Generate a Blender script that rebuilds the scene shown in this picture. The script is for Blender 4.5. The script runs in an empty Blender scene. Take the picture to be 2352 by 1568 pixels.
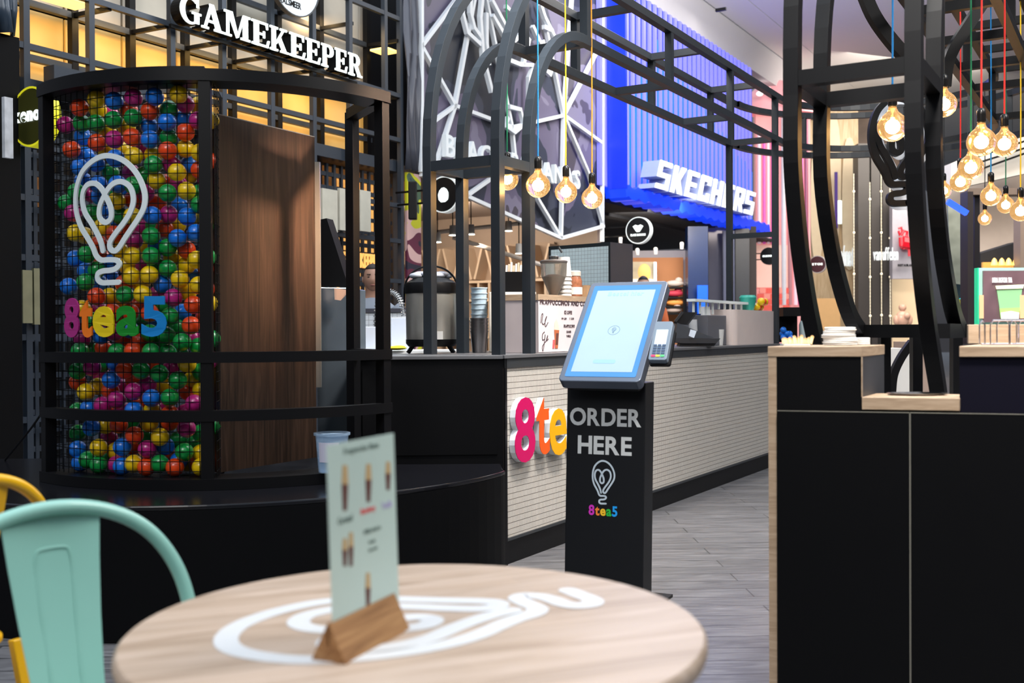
import bpy, bmesh, math, random
from mathutils import Vector, Matrix
random.seed(7)
V = Vector
sc = bpy.context.scene
COL = sc.collection
# ---------------------------------------------------------------- camera
FPX = 2450.0
CAMZ = 1.17
CAMP = V((0, 0, CAMZ))
cd = bpy.data.cameras.new('camera')
cd.sensor_width = 36.0
cd.lens = FPX / 2352 * 36.0
cd.clip_end = 200
cd.dof.use_dof = True
cd.dof.focus_distance = 6.0
cd.dof.aperture_fstop = 3.5
cam = bpy.data.objects.new('camera', cd)
COL.objects.link(cam)
RM = Matrix.Rotation(math.radians(90 - 0.514), 3, 'X') @ Matrix.Rotation(math.radians(-0.30), 3, 'Z')
cam.matrix_world = Matrix.Translation(CAMP) @ RM.to_4x4()
sc.camera = cam
sc.view_settings.view_transform = 'Standard'
sc.view_settings.look = 'None'
sc.view_settings.gamma = 1.0
sc.view_settings.use_curve_mapping = False
sc.view_settings.exposure = 0.0

# ---------------------------------------------------------------- world: daylight through the atrium roof, dim at eye level
wd = bpy.data.worlds.new('world')
sc.world = wd
wd.use_nodes = True
nt = wd.node_tree
nt.nodes.clear()
wo = nt.nodes.new('ShaderNodeOutputWorld')
bg = nt.nodes.new('ShaderNodeBackground')
tc = nt.nodes.new('ShaderNodeTexCoord')
sx = nt.nodes.new('ShaderNodeSeparateXYZ')
cr = nt.nodes.new('ShaderNodeValToRGB')
cr.color_ramp.elements[0].position = 0.0
cr.color_ramp.elements[0].color = (0.035, 0.035, 0.04, 1)
cr.color_ramp.elements[1].position = 0.75
cr.color_ramp.elements[1].color = (0.68, 0.82, 1.0, 1)
e = cr.color_ramp.elements.new(0.3)
e.color = (0.20, 0.21, 0.24, 1)
nt.links.new(tc.outputs['Generated'], sx.inputs[0])
nt.links.new(sx.outputs['Z'], cr.inputs[0])
nt.links.new(cr.outputs[0], bg.inputs[0])
bg.inputs[1].default_value = 1.25
nt.links.new(bg.outputs[0], wo.inputs[0])


def area(name, loc, target, size, power, color=(1, 1, 1), sy=None):
    l = bpy.data.lights.new(name, 'AREA')
    l.energy = power
    l.color = color
    l.size = size
    if sy:
        l.shape = 'RECTANGLE'
        l.size_y = sy
    o = bpy.data.objects.new(name, l)
    COL.objects.link(o)
    o.location = loc
    o.rotation_euler = (V(target) - V(loc)).to_track_quat('-Z', 'Y').to_euler()
    return o


def point(name, loc, power, color, r=0.05):
    l = bpy.data.lights.new(name, 'POINT')
    l.energy = power
    l.color = color
    l.shadow_soft_size = r
    o = bpy.data.objects.new(name, l)
    COL.objects.link(o)
    o.location = loc
    return o


# mall axis: u runs along the shop fronts, w across the mall
UX, UY = 0.5105, 0.8599


def UW(u, w, z=0.0):
    return V((UX * u + UY * w, UY * u - UX * w, z))


UU = V((UX, UY, 0))
WW = V((UY, -UX, 0))
ZZ = V((0, 0, 1))


def ray(x, y):
    return RM @ V(((x - 1176) / FPX, -(y - 784) / FPX, -1.0))


def P(x, y, d):
    return CAMP + ray(x, y) * d


def PZ(x, y, z):
    r = ray(x, y)
    return CAMP + r * ((z - CAMZ) / r.z)


def PW(x, y, w=-7.0):
    r = ray(x, y)
    return CAMP + r * (w / r.dot(WW))


def uof(p):
    return p.dot(UU)


# skylight and concourse lights, with added fill lamps between them
area('panel_fill_spot', UW(4.1, -2.2, 2.95), (-0.98, 5.02, 1.72), 0.12, 9, (1.0, 0.66, 0.42)).data.spread = math.radians(26)  # added spot, makes the warm glow on the oak panel
area('bar_fill_light', (1.0, 2.0, 4.6), (2.2, 3.6, 1.1), 0.5, 60, (1.0, 0.95, 0.88)).data.spread = math.radians(60)  # added fill to brighten the bar top and plates
area('corner_fill_light', UW(4.5, -1.5, 4.4), (-0.2, 5.95, 1.1), 0.6, 45, (1.0, 0.95, 0.90)).data.spread = math.radians(60)  # added fill above the view, brightens the cream box corner
area('ceiling_fill_light', (3.5, 12.0, 6.3), (7.5, 26.0, 7.25), 4.0, 700, (1.0, 0.99, 0.97), 1.5)  # added fill above the view to brighten the ceiling; no cove is built
area('skylight', (0.5, 4.0, 8.0), (0.0, 5.0, 0), 6.0, 260, (0.80, 0.90, 1.0), 8.0)
area('concourse_downlight', (-2.2, -1.0, 5.5), (-0.8, 4.5, 1.0), 2.5, 185, (1.0, 0.97, 0.93))
area('concourse_downlight', UW(14, -2.5, 6.9), UW(14, -2.5, 0), 3.0, 300, (1.0, 0.95, 0.88), 12)
area('tile_fill_light', (4.2, 3.2, 5.5), (0.8, 6.2, 0.6), 2.2, 300, (1.0, 0.95, 0.88))  # added fill aimed at the mosaic front

# ---------------------------------------------------------------- materials
MATS = {}


def mat(name, col=(0.5, 0.5, 0.5), rough=0.5, metal=0.0, emit=0.0, ecol=None, trans=0.0, alpha=1.0, coat=0.0, spec=0.5, ior=1.45, var=0.0, vscale=8.0):
    if name in MATS:
        return MATS[name]
    m = bpy.data.materials.new(name)
    m.use_nodes = True
    n = m.node_tree
    b = n.nodes['Principled BSDF']
    b.inputs['Base Color'].default_value = (*col, 1)
    b.inputs['Roughness'].default_value = rough
    b.inputs['Metallic'].default_value = metal
    b.inputs['Specular IOR Level'].default_value = spec
    b.inputs['IOR'].default_value = ior
    b.inputs['Transmission Weight'].default_value = trans
    b.inputs['Alpha'].default_value = alpha
    b.inputs['Coat Weight'].default_value = coat
    if emit:
        b.inputs['Emission Color'].default_value = (*(ecol or col), 1)
        b.inputs['Emission Strength'].default_value = emit
    # procedural variation
    t = n.nodes.new('ShaderNodeTexCoord')
    no = n.nodes.new('ShaderNodeTexNoise')
    no.inputs['Scale'].default_value = vscale
    n.links.new(t.outputs['Object'], no.inputs[0])
    mx = n.nodes.new('ShaderNodeMix')
    mx.data_type = 'RGBA'
    v = var if var else 0.06
    mx.inputs['A'].default_value = (*[c * (1 - v) for c in col], 1)
    mx.inputs['B'].default_value = (*[min(1, c * (1 + v)) for c in col], 1)
    n.links.new(no.outputs[0], mx.inputs['Factor'])
    n.links.new(mx.outputs['Result'], b.inputs['Base Color'])
    MATS[name] = m
    return m


def woodmat(name, c1, c2, c3, scale=(1, 14, 14), rot=(0, 0, 0), rough=0.45, knots=True, coat=0.0, spec=0.5, planks=None):
    m = bpy.data.materials.new(name)
    m.use_nodes = True
    n = m.node_tree
    b = n.nodes['Principled BSDF']
    b.inputs['Roughness'].default_value = rough
    b.inputs['Coat Weight'].default_value = coat
    b.inputs['Specular IOR Level'].default_value = spec
    t = n.nodes.new('ShaderNodeTexCoord')
    mp = n.nodes.new('ShaderNodeMapping')
    mp.inputs['Rotation'].default_value = rot
    mp2 = n.nodes.new('ShaderNodeMapping')
    mp2.inputs['Scale'].default_value = scale
    n.links.new(t.outputs['Object'], mp.inputs[0])
    n.links.new(mp.outputs[0], mp2.inputs[0])
    no = n.nodes.new('ShaderNodeTexNoise')
    no.inputs['Scale'].default_value = 2.2
    no.inputs['Detail'].default_value = 6
    no.inputs['Distortion'].default_value = 1.2
    n.links.new(mp2.outputs[0], no.inputs[0])
    r = n.nodes.new('ShaderNodeValToRGB')
    r.color_ramp.elements[0].position = 0.3
    r.color_ramp.elements[0].color = (*c1, 1)
    r.color_ramp.elements[1].position = 0.7
    r.color_ramp.elements[1].color = (*c3, 1)
    e = r.color_ramp.elements.new(0.5)
    e.color = (*c2, 1)
    n.links.new(no.outputs[0], r.inputs[0])
    out = r.outputs[0]
    if planks:
        br = n.nodes.new('ShaderNodeTexBrick')
        br.inputs['Scale'].default_value = 1.0
        br.inputs['Brick Width'].default_value = planks[0]
        br.inputs['Row Height'].default_value = planks[1]
        br.inputs['Mortar Size'].default_value = planks[2]
        br.inputs['Color1'].default_value = (planks[3],) * 3 + (1,)
        br.inputs['Color2'].default_value = (1, 1, 1, 1)
        br.inputs['Mortar'].default_value = (planks[4],) * 3 + (1,)
        n.links.new(mp.outputs[0], br.inputs[0])
        mx = n.nodes.new('ShaderNodeMix')
        mx.data_type = 'RGBA'
        mx.blend_type = 'MULTIPLY'
        mx.inputs['Factor'].default_value = 1
        n.links.new(out, mx.inputs['A'])
        n.links.new(br.outputs[0], mx.inputs['B'])
        out = mx.outputs['Result']
    n.links.new(out, b.inputs['Base Color'])
    return m


def tilemat(name, tile, grout, tw, th, rot):
    """small stacked mosaic tiles, in the plane of a wall turned by rot about z"""
    m = bpy.data.materials.new(name)
    m.use_nodes = True
    n = m.node_tree
    b = n.nodes['Principled BSDF']
    b.inputs['Roughness'].default_value = 0.35
    t = n.nodes.new('ShaderNodeTexCoord')
    mp = n.nodes.new('ShaderNodeMapping')
    mp.inputs['Rotation'].default_value = (0, 0, rot)
    s = n.nodes.new('ShaderNodeSeparateXYZ')
    c = n.nodes.new('ShaderNodeCombineXYZ')
    n.links.new(t.outputs['Object'], mp.inputs[0])
    n.links.new(mp.outputs[0], s.inputs[0])
    n.links.new(s.outputs['X'], c.inputs['X'])
    n.links.new(s.outputs['Z'], c.inputs['Y'])
    br = n.nodes.new('ShaderNodeTexBrick')
    br.offset = 0.0
    br.inputs['Scale'].default_value = 1.0
    br.inputs['Brick Width'].default_value = tw
    br.inputs['Row Height'].default_value = th
    br.inputs['Mortar Size'].default_value = 0.0016
    br.inputs['Mortar Smooth'].default_value = 0.3
    br.inputs['Color1'].default_value = (*tile, 1)
    br.inputs['Color2'].default_value = (*[x * 0.93 for x in tile], 1)
    br.inputs['Mortar'].default_value = (*grout, 1)
    n.links.new(c.outputs[0], br.inputs[0])
    n.links.new(br.outputs['Color'], b.inputs['Base Color'])
    bp = n.nodes.new('ShaderNodeBump')
    bp.inputs['Strength'].default_value = 0.5
    bp.inputs['Distance'].default_value = 0.002
    bp.invert = True
    n.links.new(br.outputs['Fac'], bp.inputs['Height'])
    n.links.new(bp.outputs[0], b.inputs['Normal'])
    return m


black = mat('black_powder_steel', (0.0035, 0.0035, 0.0042), 0.42, 0.0, spec=0.22)
blackm = mat('black_matt_panel', (0.0035, 0.0035, 0.004), 0.5, spec=0.10)
blackg = mat('black_gloss_top', (0.006, 0.006, 0.008), 0.2, spec=0.45)
steelgrey = mat('grey_painted_steel', (0.035, 0.038, 0.042), 0.38, 0.2, spec=0.6)
white = mat('white_paint', (0.78, 0.80, 0.80), 0.45)
offw = mat('off_white_plastic', (0.62, 0.60, 0.57), 0.5)
cream = mat('cream_box', (0.60, 0.55, 0.48), 0.55)
chrome = mat('brushed_steel', (0.62, 0.62, 0.60), 0.25, 1.0)
darkst = mat('dark_steel', (0.16, 0.17, 0.18), 0.3, 0.9)
COLS = {'R': mat('red_plastic', (0.75, 0.060, 0.008), 0.28, coat=0.3), 'Y': mat('yellow_plastic', (0.80, 0.52, 0.003), 0.28, coat=0.3),
        'B': mat('blue_plastic', (0.006, 0.16, 0.66), 0.28, coat=0.3), 'G': mat('green_plastic', (0.003, 0.26, 0.045), 0.28, coat=0.3),
        'P': mat('magenta_plastic', (0.42, 0.014, 0.17), 0.28, coat=0.3)}


# ---------------------------------------------------------------- mesh builder
class MB:
    def __init__(s):
        s.v = []
        s.f = []
        s.mi = []
        s.cur = 0

    def add(s, vs, fs):
        b = len(s.v)
        s.v += [V(p) for p in vs]
        for f in fs:
            s.f.append([i + b for i in f])
            s.mi.append(s.cur)
        return s

    def hexa(s, c):  # 8 corners: bottom 4 ccw, top 4 ccw
        return s.add(c, [(3, 2, 1, 0), (4, 5, 6, 7), (0, 1, 5, 4), (1, 2, 6, 5), (2, 3, 7, 6), (3, 0, 4, 7)])

    def box(s, o, ax, ay, az):  # origin corner + three edge vectors
        o, ax, ay, az = V(o), V(ax), V(ay), V(az)
        if ax.cross(ay).dot(az) < 0:
            ax, ay = ay, ax
        return s.hexa([o, o + ax, o + ax + ay, o + ay, o + az, o + ax + az, o + ax + ay + az, o + ay + az])

    def cbox(s, c, sx, sy, sz, ang=0.0):  # base centre
        ax = V((math.cos(ang), math.sin(ang), 0)) * sx
        ay = V((-math.sin(ang), math.cos(ang), 0)) * sy
        return s.box(V(c) - ax / 2 - ay / 2, ax, ay, V((0, 0, sz)))

    def sweep(s, pts, w, h, side):
        pts = [V(p) for p in pts]
        side = V(side).normalized()
        b = len(s.v)
        n = len(pts)
        for i, p in enumerate(pts):
            t = (pts[min(i + 1, n - 1)] - pts[max(i - 1, 0)]).normalized()
            nn = t.cross(side).normalized()
            for a, c in ((-1, -1), (1, -1), (1, 1), (-1, 1)):
                s.v.append(p + side * (a * w / 2) + nn * (c * h / 2))
        for i in range(n - 1):
            for k in range(4):
                q = b + i * 4
                s.f.append([q + k, q + (k + 1) % 4, q + 4 + (k + 1) % 4, q + 4 + k])
                s.mi.append(s.cur)
        s.f.append([b + 3, b + 2, b + 1, b])
        s.f.append([b + (n - 1) * 4 + k for k in range(4)])
        s.mi += [s.cur] * 2
        return s

    def bar(s, a, b, w, h=None, side=None):
        a, b = V(a), V(b)
        t = (b - a).normalized()
        if side is None:
            side = t.cross(ZZ) if abs(t.z) < 0.95 else UU
        side = V(side)
        side = (side - t * side.dot(t))
        return s.sweep([a, b], w, h or w, side)

    def tube(s, pts, r, n=8, caps=True):
        pts = [V(p) for p in pts]
        m = len(pts)
        rs = r if isinstance(r, (list, tuple)) else [r] * m
        b = len(s.v)
        t0 = (pts[1] - pts[0]).normalized()
        ref = V((0, 0, 1)) if abs(t0.z) < 0.9 else V((1, 0, 0))
        nx = t0.cross(ref).normalized()
        for i, p in enumerate(pts):
            t = (pts[min(i + 1, m - 1)] - pts[max(i - 1, 0)]).normalized()
            nx = (nx - t * nx.dot(t)).normalized()
            ny = t.cross(nx)
            for k in range(n):
                a = 2 * math.pi * k / n
                s.v.append(p + (nx * math.cos(a) + ny * math.sin(a)) * rs[i])
        for i in range(m - 1):
            for k in range(n):
                q = b + i * n
                s.f.append([q + k, q + (k + 1) % n, q + n + (k + 1) % n, q + n + k])
                s.mi.append(s.cur)
        if caps:
            s.f.append([b + k for k in reversed(range(n))])
            s.f.append([b + (m - 1) * n + k for k in range(n)])
            s.mi += [s.cur] * 2
        return s

    def lathe(s, o, prof, n=24, ax=V((1, 0, 0)), ay=V((0, 1, 0)), az=V((0, 0, 1)), caps=True):
        o = V(o)
        b = len(s.v)
        m = len(prof)
        for r, z in prof:
            for k in range(n):
                a = 2 * math.pi * k / n
                s.v.append(o + ax * (r * math.cos(a)) + ay * (r * math.sin(a)) + az * z)
        for i in range(m - 1):
            for k in range(n):
                q = b + i * n
                s.f.append([q + k, q + (k + 1) % n, q + n + (k + 1) % n, q + n + k])
                s.mi.append(s.cur)
        if caps:
            if prof[0][0] > 1e-5:
                s.f.append([b + k for k in reversed(range(n))])
                s.mi.append(s.cur)
            if prof[-1][0] > 1e-5:
                s.f.append([b + (m - 1) * n + k for k in range(n)])
                s.mi.append(s.cur)
        return s

    def disc(s, o, nrm, r, t, n=32):
        nrm = V(nrm).normalized()
        ref = ZZ if abs(nrm.z) < 0.9 else V((1, 0, 0))
        ax = ref.cross(nrm).normalized()
        ay = nrm.cross(ax)
        return s.lathe(o, [(r, 0), (r, t)], n, ax, ay, nrm)

    def sphere(s, o, r, nu=20, nv=12, sc_=(1, 1, 1)):
        prof = [(r * math.sin(math.pi * i / nv), -r * math.cos(math.pi * i / nv)) for i in range(nv + 1)]
        return s.lathe(o, prof, nu, V((sc_[0], 0, 0)), V((0, sc_[1], 0)), V((0, 0, sc_[2])), caps=False)

    def prism(s, poly, ex):  # planar polygon in 3D + extrusion
        poly = [V(p) for p in poly]
        ex = V(ex)
        n = len(poly)
        nr = V((0, 0, 0))
        for i in range(n):
            nr += poly[i].cross(poly[(i + 1) % n])
        if nr.dot(ex) < 0:
            poly.reverse()
        b = len(s.v)
        s.v += poly + [p + ex for p in poly]
        s.f.append([b + i for i in reversed(range(n))])
        s.f.append([b + n + i for i in range(n)])
        s.mi += [s.cur] * 2
        for i in range(n):
            s.f.append([b + i, b + (i + 1) % n, b + n + (i + 1) % n, b + n + i])
            s.mi.append(s.cur)
        return s


WL = {}


def finish(me, smooth, angle=0.7):
    if smooth:
        me.shade_smooth()
        try:
            me.set_sharp_from_angle(angle=angle)
        except Exception:
            pass


def obj(name, mb, mats, parent=None, smooth=False, bevel=0.0, origin=None):
    if parent is not None:
        o3 = WL[parent.name]
    elif origin is not None:
        o3 = V(origin)
    else:
        xs = [p.x for p in mb.v]
        ys = [p.y for p in mb.v]
        o3 = V(((min(xs) + max(xs)) / 2, (min(ys) + max(ys)) / 2, min(p.z for p in mb.v)))
    me = bpy.data.meshes.new(name)
    me.from_pydata([tuple(p - o3) for p in mb.v], [], mb.f)
    for m in (mats if isinstance(mats, (list, tuple)) else [mats]):
        me.materials.append(m)
    if any(mb.mi):
        me.polygons.foreach_set('material_index', mb.mi)
    me.validate()
    bm = bmesh.new()
    bm.from_mesh(me)
    bmesh.ops.remove_doubles(bm, verts=bm.verts, dist=1e-6)
    bm.to_mesh(me)
    bm.free()
    me.update()
    finish(me, smooth)
    o = bpy.data.objects.new(name, me)
    COL.objects.link(o)
    if parent is not None:
        o.parent = parent
    else:
        o.location = o3
    WL[o.name] = o3
    if bevel:
        md = o.modifiers.new('bevel', 'BEVEL')
        md.width = bevel
        md.segments = 2
        md.limit_method = 'ANGLE'
    return o


def tag(o, label=None, cat=None, group=None, kind=None):
    if label:
        o['label'] = label
    if cat:
        o['category'] = cat
    if group:
        o['group'] = group
    if kind:
        o['kind'] = kind
    return o


def thing(name, label, cat, loc, group=None):
    o = bpy.data.objects.new(name, None)
    o.empty_display_size = 0.05
    COL.objects.link(o)
    o.location = V(loc)
    WL[o.name] = V(loc)
    return tag(o, label, cat, group)


def struct(name, mb, m, **k):
    return tag(obj(name, mb, m, **k), kind='structure')


def copy_thing(src, loc, label=None, group=None):
    c = src.copy()
    COL.objects.link(c)
    c.location = V(loc)
    WL[c.name] = V(loc)
    if label:
        c['label'] = label
    if group:
        c['group'] = group

    def rec(a, b):
        for ch in list(a.children):
            d = ch.copy()
            COL.objects.link(d)
            d.parent = b
            rec(ch, d)
    rec(src, c)
    return c


def smooth(pts, n=6, closed=False):
    pts = [V(p) for p in pts]
    out = []
    m = len(pts)
    for i in range(m if closed else m - 1):
        p0 = pts[(i - 1) % m] if (closed or i > 0) else pts[0]
        p1 = pts[i]
        p2 = pts[(i + 1) % m]
        p3 = pts[(i + 2) % m] if (closed or i + 2 < m) else pts[-1]
        for k in range(n):
            t = k / n
            out.append(0.5 * ((2 * p1) + (p2 - p0) * t + (2 * p0 - 5 * p1 + 4 * p2 - p3) * t * t + (3 * p1 - p0 - 3 * p2 + p3) * t ** 3))
    out.append(pts[0] if closed else pts[-1])
    return out


# ---------------------------------------------------------------- lettering
def glyph(ch, bold=0.0):
    cu = bpy.data.curves.new('t', 'FONT')
    cu.body = ch
    cu.size = 1
    cu.extrude = 0.5
    cu.offset = bold
    cu.resolution_u = 4
    o = bpy.data.objects.new('t', cu)
    COL.objects.link(o)
    dg = bpy.context.evaluated_depsgraph_get()
    me = bpy.data.meshes.new_from_object(o.evaluated_get(dg))
    vs = [v.co.copy() for v in me.vertices]
    fs = [list(p.vertices) for p in me.polygons]
    bpy.data.objects.remove(o)
    bpy.data.curves.remove(cu)
    bpy.data.meshes.remove(me)
    return vs, fs


GC = {}


def text_parts(body, bold=0.0, gap=0.07, space=0.3):
    """list of (char, verts, faces) laid out; and total width, min/max height"""
    pen = 0.0
    out = []
    for ch in body:
        if ch == ' ':
            pen += space
            continue
        if (ch, bold) not in GC:
            GC[(ch, bold)] = glyph(ch, bold)
        vs, fs = GC[(ch, bold)]
        x0 = min(v.x for v in vs)
        x1 = max(v.x for v in vs)
        out.append((ch, [V((v.x - x0 + pen, v.y, v.z)) for v in vs], fs))
        pen += x1 - x0 + gap
    ys = [v.y for _, vs, _ in out for v in vs]
    return out, pen - gap, min(ys), max(ys)


def text_on(body, o, right, up, W, H, depth, bold=0.02, gap=0.07, space=0.3, shear=0.0):
    """one MB per letter, fitted in a W x H box whose lower left corner is o; depth grows along right x up"""
    out, tw, y0, y1 = text_parts(body, bold, gap, space)
    right, up = V(right).normalized(), V(up).normalized()
    nrm = right.cross(up)
    res = []
    for ch, vs, fs in out:
        m = MB()
        pts = []
        for v in vs:
            yy = (v.y - y0) / (y1 - y0) * H
            xx = v.x / tw * W + shear * yy
            pts.append(V(o) + right * xx + up * yy + nrm * ((v.z + 0.5) * depth))
        m.add(pts, fs)
        res.append((ch, m))
    return res


def merge(ms):
    r = MB()
    for m in ms:
        b = len(r.v)
        r.v += m.v
        r.f += [[i + b for i in f] for f in m.f]
        r.mi += m.mi
    return r


def text_one(*a, **k):
    return merge([m for _, m in text_on(*a, **k)])


# the continuous-line light bulb with a heart inside (x right, y down, drawing units)
BULB = [(1075, 972), (1000, 975), (925, 975), (888, 945), (892, 895), (935, 872), (1000, 865), (1050, 850), (1082, 810), (1055, 775),
        (990, 770), (920, 772), (875, 735), (845, 660), (800, 580), (740, 480), (702, 370), (688, 250), (700, 120), (740, 0), (800, -80), (880, -140), (965, -165),
        (1060, -150), (1150, -100), (1225, -20), (1280, 80), (1310, 190), (1300, 300), (1250, 400), (1190, 490), (1130, 580), (1080, 660),
        (1040, 692), (1000, 670), (1000, 610), (1050, 530), (1120, 440), (1180, 340), (1208, 230), (1180, 120), (1110, 70), (1040, 80),
        (985, 130), (940, 210), (905, 300), (905, 390), (955, 435), (1005, 400), (1005, 310), (965, 210), (920, 130), (865, 85), (800, 95),
        (758, 160), (750, 250), (775, 350), (830, 440), (880, 530), (915, 610), (935, 690)]


def bulb_logo(o, right, up, H, depth, sw=None):
    """centre of drawing at o, total height H"""
    right, up = V(right).normalized(), V(up).normalized()
    nrm = right.cross(up)
    k = H / 1185.0
    pts = [V(o) + right * ((x - 998) * k) + up * ((404 - y) * k) for x, y in BULB]
    pts = smooth(pts, 5)
    m = MB()
    w = (sw or 46) * k
    m.sweep([p + nrm * (depth / 2) for p in pts], depth, w, nrm)
    for p in (pts[0], pts[-1]):
        m.disc(p, nrm, w / 2, depth, 16)
    return m

# ================================================================ setting near the camera
floorm = woodmat('floor_planks', (0.08, 0.078, 0.082), (0.14, 0.135, 0.14), (0.21, 0.205, 0.21), scale=(2.0, 16, 1), rot=(0, 0, -0.03), rough=0.33, planks=(1.2, 0.15, 0.004, 0.72, 0.25))
m = MB().box((-12, -5, -0.1), (40, 0, 0), (0, 60, 0), (0, 0, 0.1))
struct('floor', m, floorm, origin=(0, 0, 0))
dkwall = mat('dark_mall_wall', (0.05, 0.05, 0.055), 0.7)
m = MB().box((-14, -5.2, 0), (40, 0, 0), (0, 0.2, 0), (0, 0, 5.0))
struct('wall_back', m, dkwall)
m = MB().box((8.6, -5, 0), (0.2, 0, 0), (0, 22, 0), (0, 0, 3.6))
struct('wall_right', m, dkwall)

# ---------------------------------------------------------------- round table
TC = V((-0.143, 1.58, 0.735))
beech = woodmat('beech_top', (0.33, 0.225, 0.15), (0.46, 0.335, 0.245), (0.54, 0.41, 0.32), scale=(1.0, 12, 4), rot=(0, 0, math.radians(-24)), rough=0.42, planks=(0.5, 0.045, 0.0003, 0.90, 0.82))
R_T = 0.425
tb = thing('round_table', 'round beech cafe table with a white bulb drawing inlaid in its top', 'table', (TC.x, TC.y, 0))
prof = [(R_T - 0.012, -0.03), (R_T - 0.003, -0.026), (R_T, -0.015), (R_T - 0.001, -0.005), (R_T - 0.006, 0.0)]
m = MB().lathe(TC, prof, 96)
obj('table_top', m, beech, tb, smooth=True)
up = (V((-0.89, -0.45, 0))).normalized()
rt = V((up.y, -up.x, 0))
lc = (PZ(1325, 1372, 0.735) + PZ(535, 1472, 0.735)) / 2
m = bulb_logo(lc + V((0, 0, 0.0002)), rt, up, 0.60, 0.0012, 68)
o = obj('inlay', m, mat('white_inlay', (0.62, 0.615, 0.61), 0.4), tb)
o['label'] = 'white bulb and heart drawing'
m = MB().lathe((TC.x, TC.y, 0), [(0.03, 0.02), (0.03, 0.705)], 24)
obj('column', m, black, tb, smooth=True)
m = MB().lathe((TC.x, TC.y, 0), [(0.23, 0.0), (0.23, 0.012), (0.06, 0.03), (0.03, 0.05)], 40)
obj('base', m, black, tb, smooth=True)
m = MB().lathe((TC.x, TC.y, 0), [(0.12, 0.695), (0.12, 0.705)], 24)
obj('mounting_plate', m, black, tb)

# menu holder and card
zt = 0.735
a1 = PZ(710, 1518, zt)
a2 = PZ(795, 1527, zt)
b2 = PZ(943, 1445, zt)
L = V((b2.x - a2.x, b2.y - a2.y, 0))
W = a2 - a1
W = V((W.x, W.y, 0))
W -= L.normalized() * W.dot(L.normalized())
hh = 0.052
holderwood = woodmat('acacia_wood', (0.20, 0.085, 0.025), (0.31, 0.145, 0.05), (0.42, 0.22, 0.085), scale=(2.5, 45, 30), rot=(0, 0, -math.atan2(L.y, L.x)), rough=0.5)
m = MB()
a1 = a2 - W
top = a2 - W / 2
z3 = V((0, 0, hh))
lt = W.normalized() * 0.0012
m.prism([a1, a2, top + lt + z3, top + lt + z3 - V((0, 0, .03)), top - lt + z3 - V((0, 0, .03)), top - lt + z3], L)
o = obj('menu_holder', m, holderwood, bevel=0.001)
tag(o, 'triangular brown wooden menu holder on the round table', 'menu holder')
# card: stands in the slot
ld = L.normalized()
c0 = top + ld * 0.012 + V((0, 0, 0.024))
wd_, hd_ = 0.148, 0.262
_r = ray(915, 1200)
_nn = ld.cross(ZZ)
wd_ = ((CAMP + _r * ((c0 - CAMP).dot(_nn) / _r.dot(_nn))) - c0).dot(ld)
print('card width', wd_)
upc = V((-0.012 * ld.x - .02, -0.012 * ld.y, 1)).normalized()
nc = ld.cross(upc).normalized()
cardm = mat('menu_card_print', (0.50, 0.62, 0.56), 0.4)
card = thing('menu_card', 'pale green printed menu card with drink pictures standing in the wooden holder', 'menu card', c0)
m = MB().box(c0 - nc * 0.0006, ld * wd_, nc * 0.0012, upc * hd_)
obj('card', m, cardm, card)


def oncard(x, y):  # photo pixel on the card plane
    r = ray(x, y)
    t = (c0 + nc * 0.0007 - CAMP).dot(nc) / r.dot(nc)
    return CAMP + r * t


inkd = mat('menu_dark_ink', (0.16, 0.22, 0.19), 0.6)
drinkc = mat('menu_coffee_brown', (0.12, 0.045, 0.035), 0.6)
drinky = mat('menu_cream_tan', (0.50, 0.34, 0.16), 0.6)
redk = mat('menu_red_ink', (0.75, 0.10, 0.10), 0.6)
lilk = mat('menu_lilac_ink', (0.45, 0.42, 0.62), 0.6)
nf = nc if nc.dot(CAMP - c0) > 0 else -nc


def cardpatch(name, pts, mt):
    m = MB().prism([oncard(x, y) for x, y in pts], nf * 0.0005)
    return obj(name, m, mt, card)


for (cx, yt, yb, w) in ((792, 1068, 1172, 15), (846, 1065, 1152, 14), (891, 1060, 1125, 12), (792, 1236, 1300, 12), (806, 1222, 1300, 11), (845, 1315, 1398, 12)):
    h = yb - yt
    cardpatch('drink_cream', [(cx - w * .5, yt + h * .42), (cx - w * .35, yt), (cx + w * .35, yt), (cx + w * .5, yt + h * .42)], drinky)
    cardpatch('drink_glass', [(cx - w * .3, yb), (cx - w * .5, yt + h * .42), (cx + w * .5, yt + h * .42), (cx + w * .3, yb)], drinkc)
# sloped lines of lettering follow the card, so they are placed as words on it
cu_r = ld if ld.cross(upc).dot(nf) > 0 else -ld


def cardtext(body, x, y, Wm, Hm, mt, bold=0.02):
    o3 = oncard(x, y)
    m = text_one(body, o3, cu_r, upc, Wm, Hm, 0.0005, bold)
    return obj('lettering', m, mt, card)


cardtext('Frappuccino Menu', 790, 1048, 0.095, 0.011, inkd)
cardtext('Caramel', 776, 1206, 0.038, 0.010, inkd, 0.04)
cardtext('Strawberry', 829, 1186, 0.040, 0.011, redk, 0.05)
cardtext('Vanilla', 877, 1170, 0.030, 0.010, lilk, 0.04)
cardtext('Milkshake', 836, 1228, 0.048, 0.007, inkd)
cardtext('Vanille', 846, 1250, 0.020, 0.005, inkd)
cardtext('Chocolade', 846, 1268, 0.026, 0.005, inkd)


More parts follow.
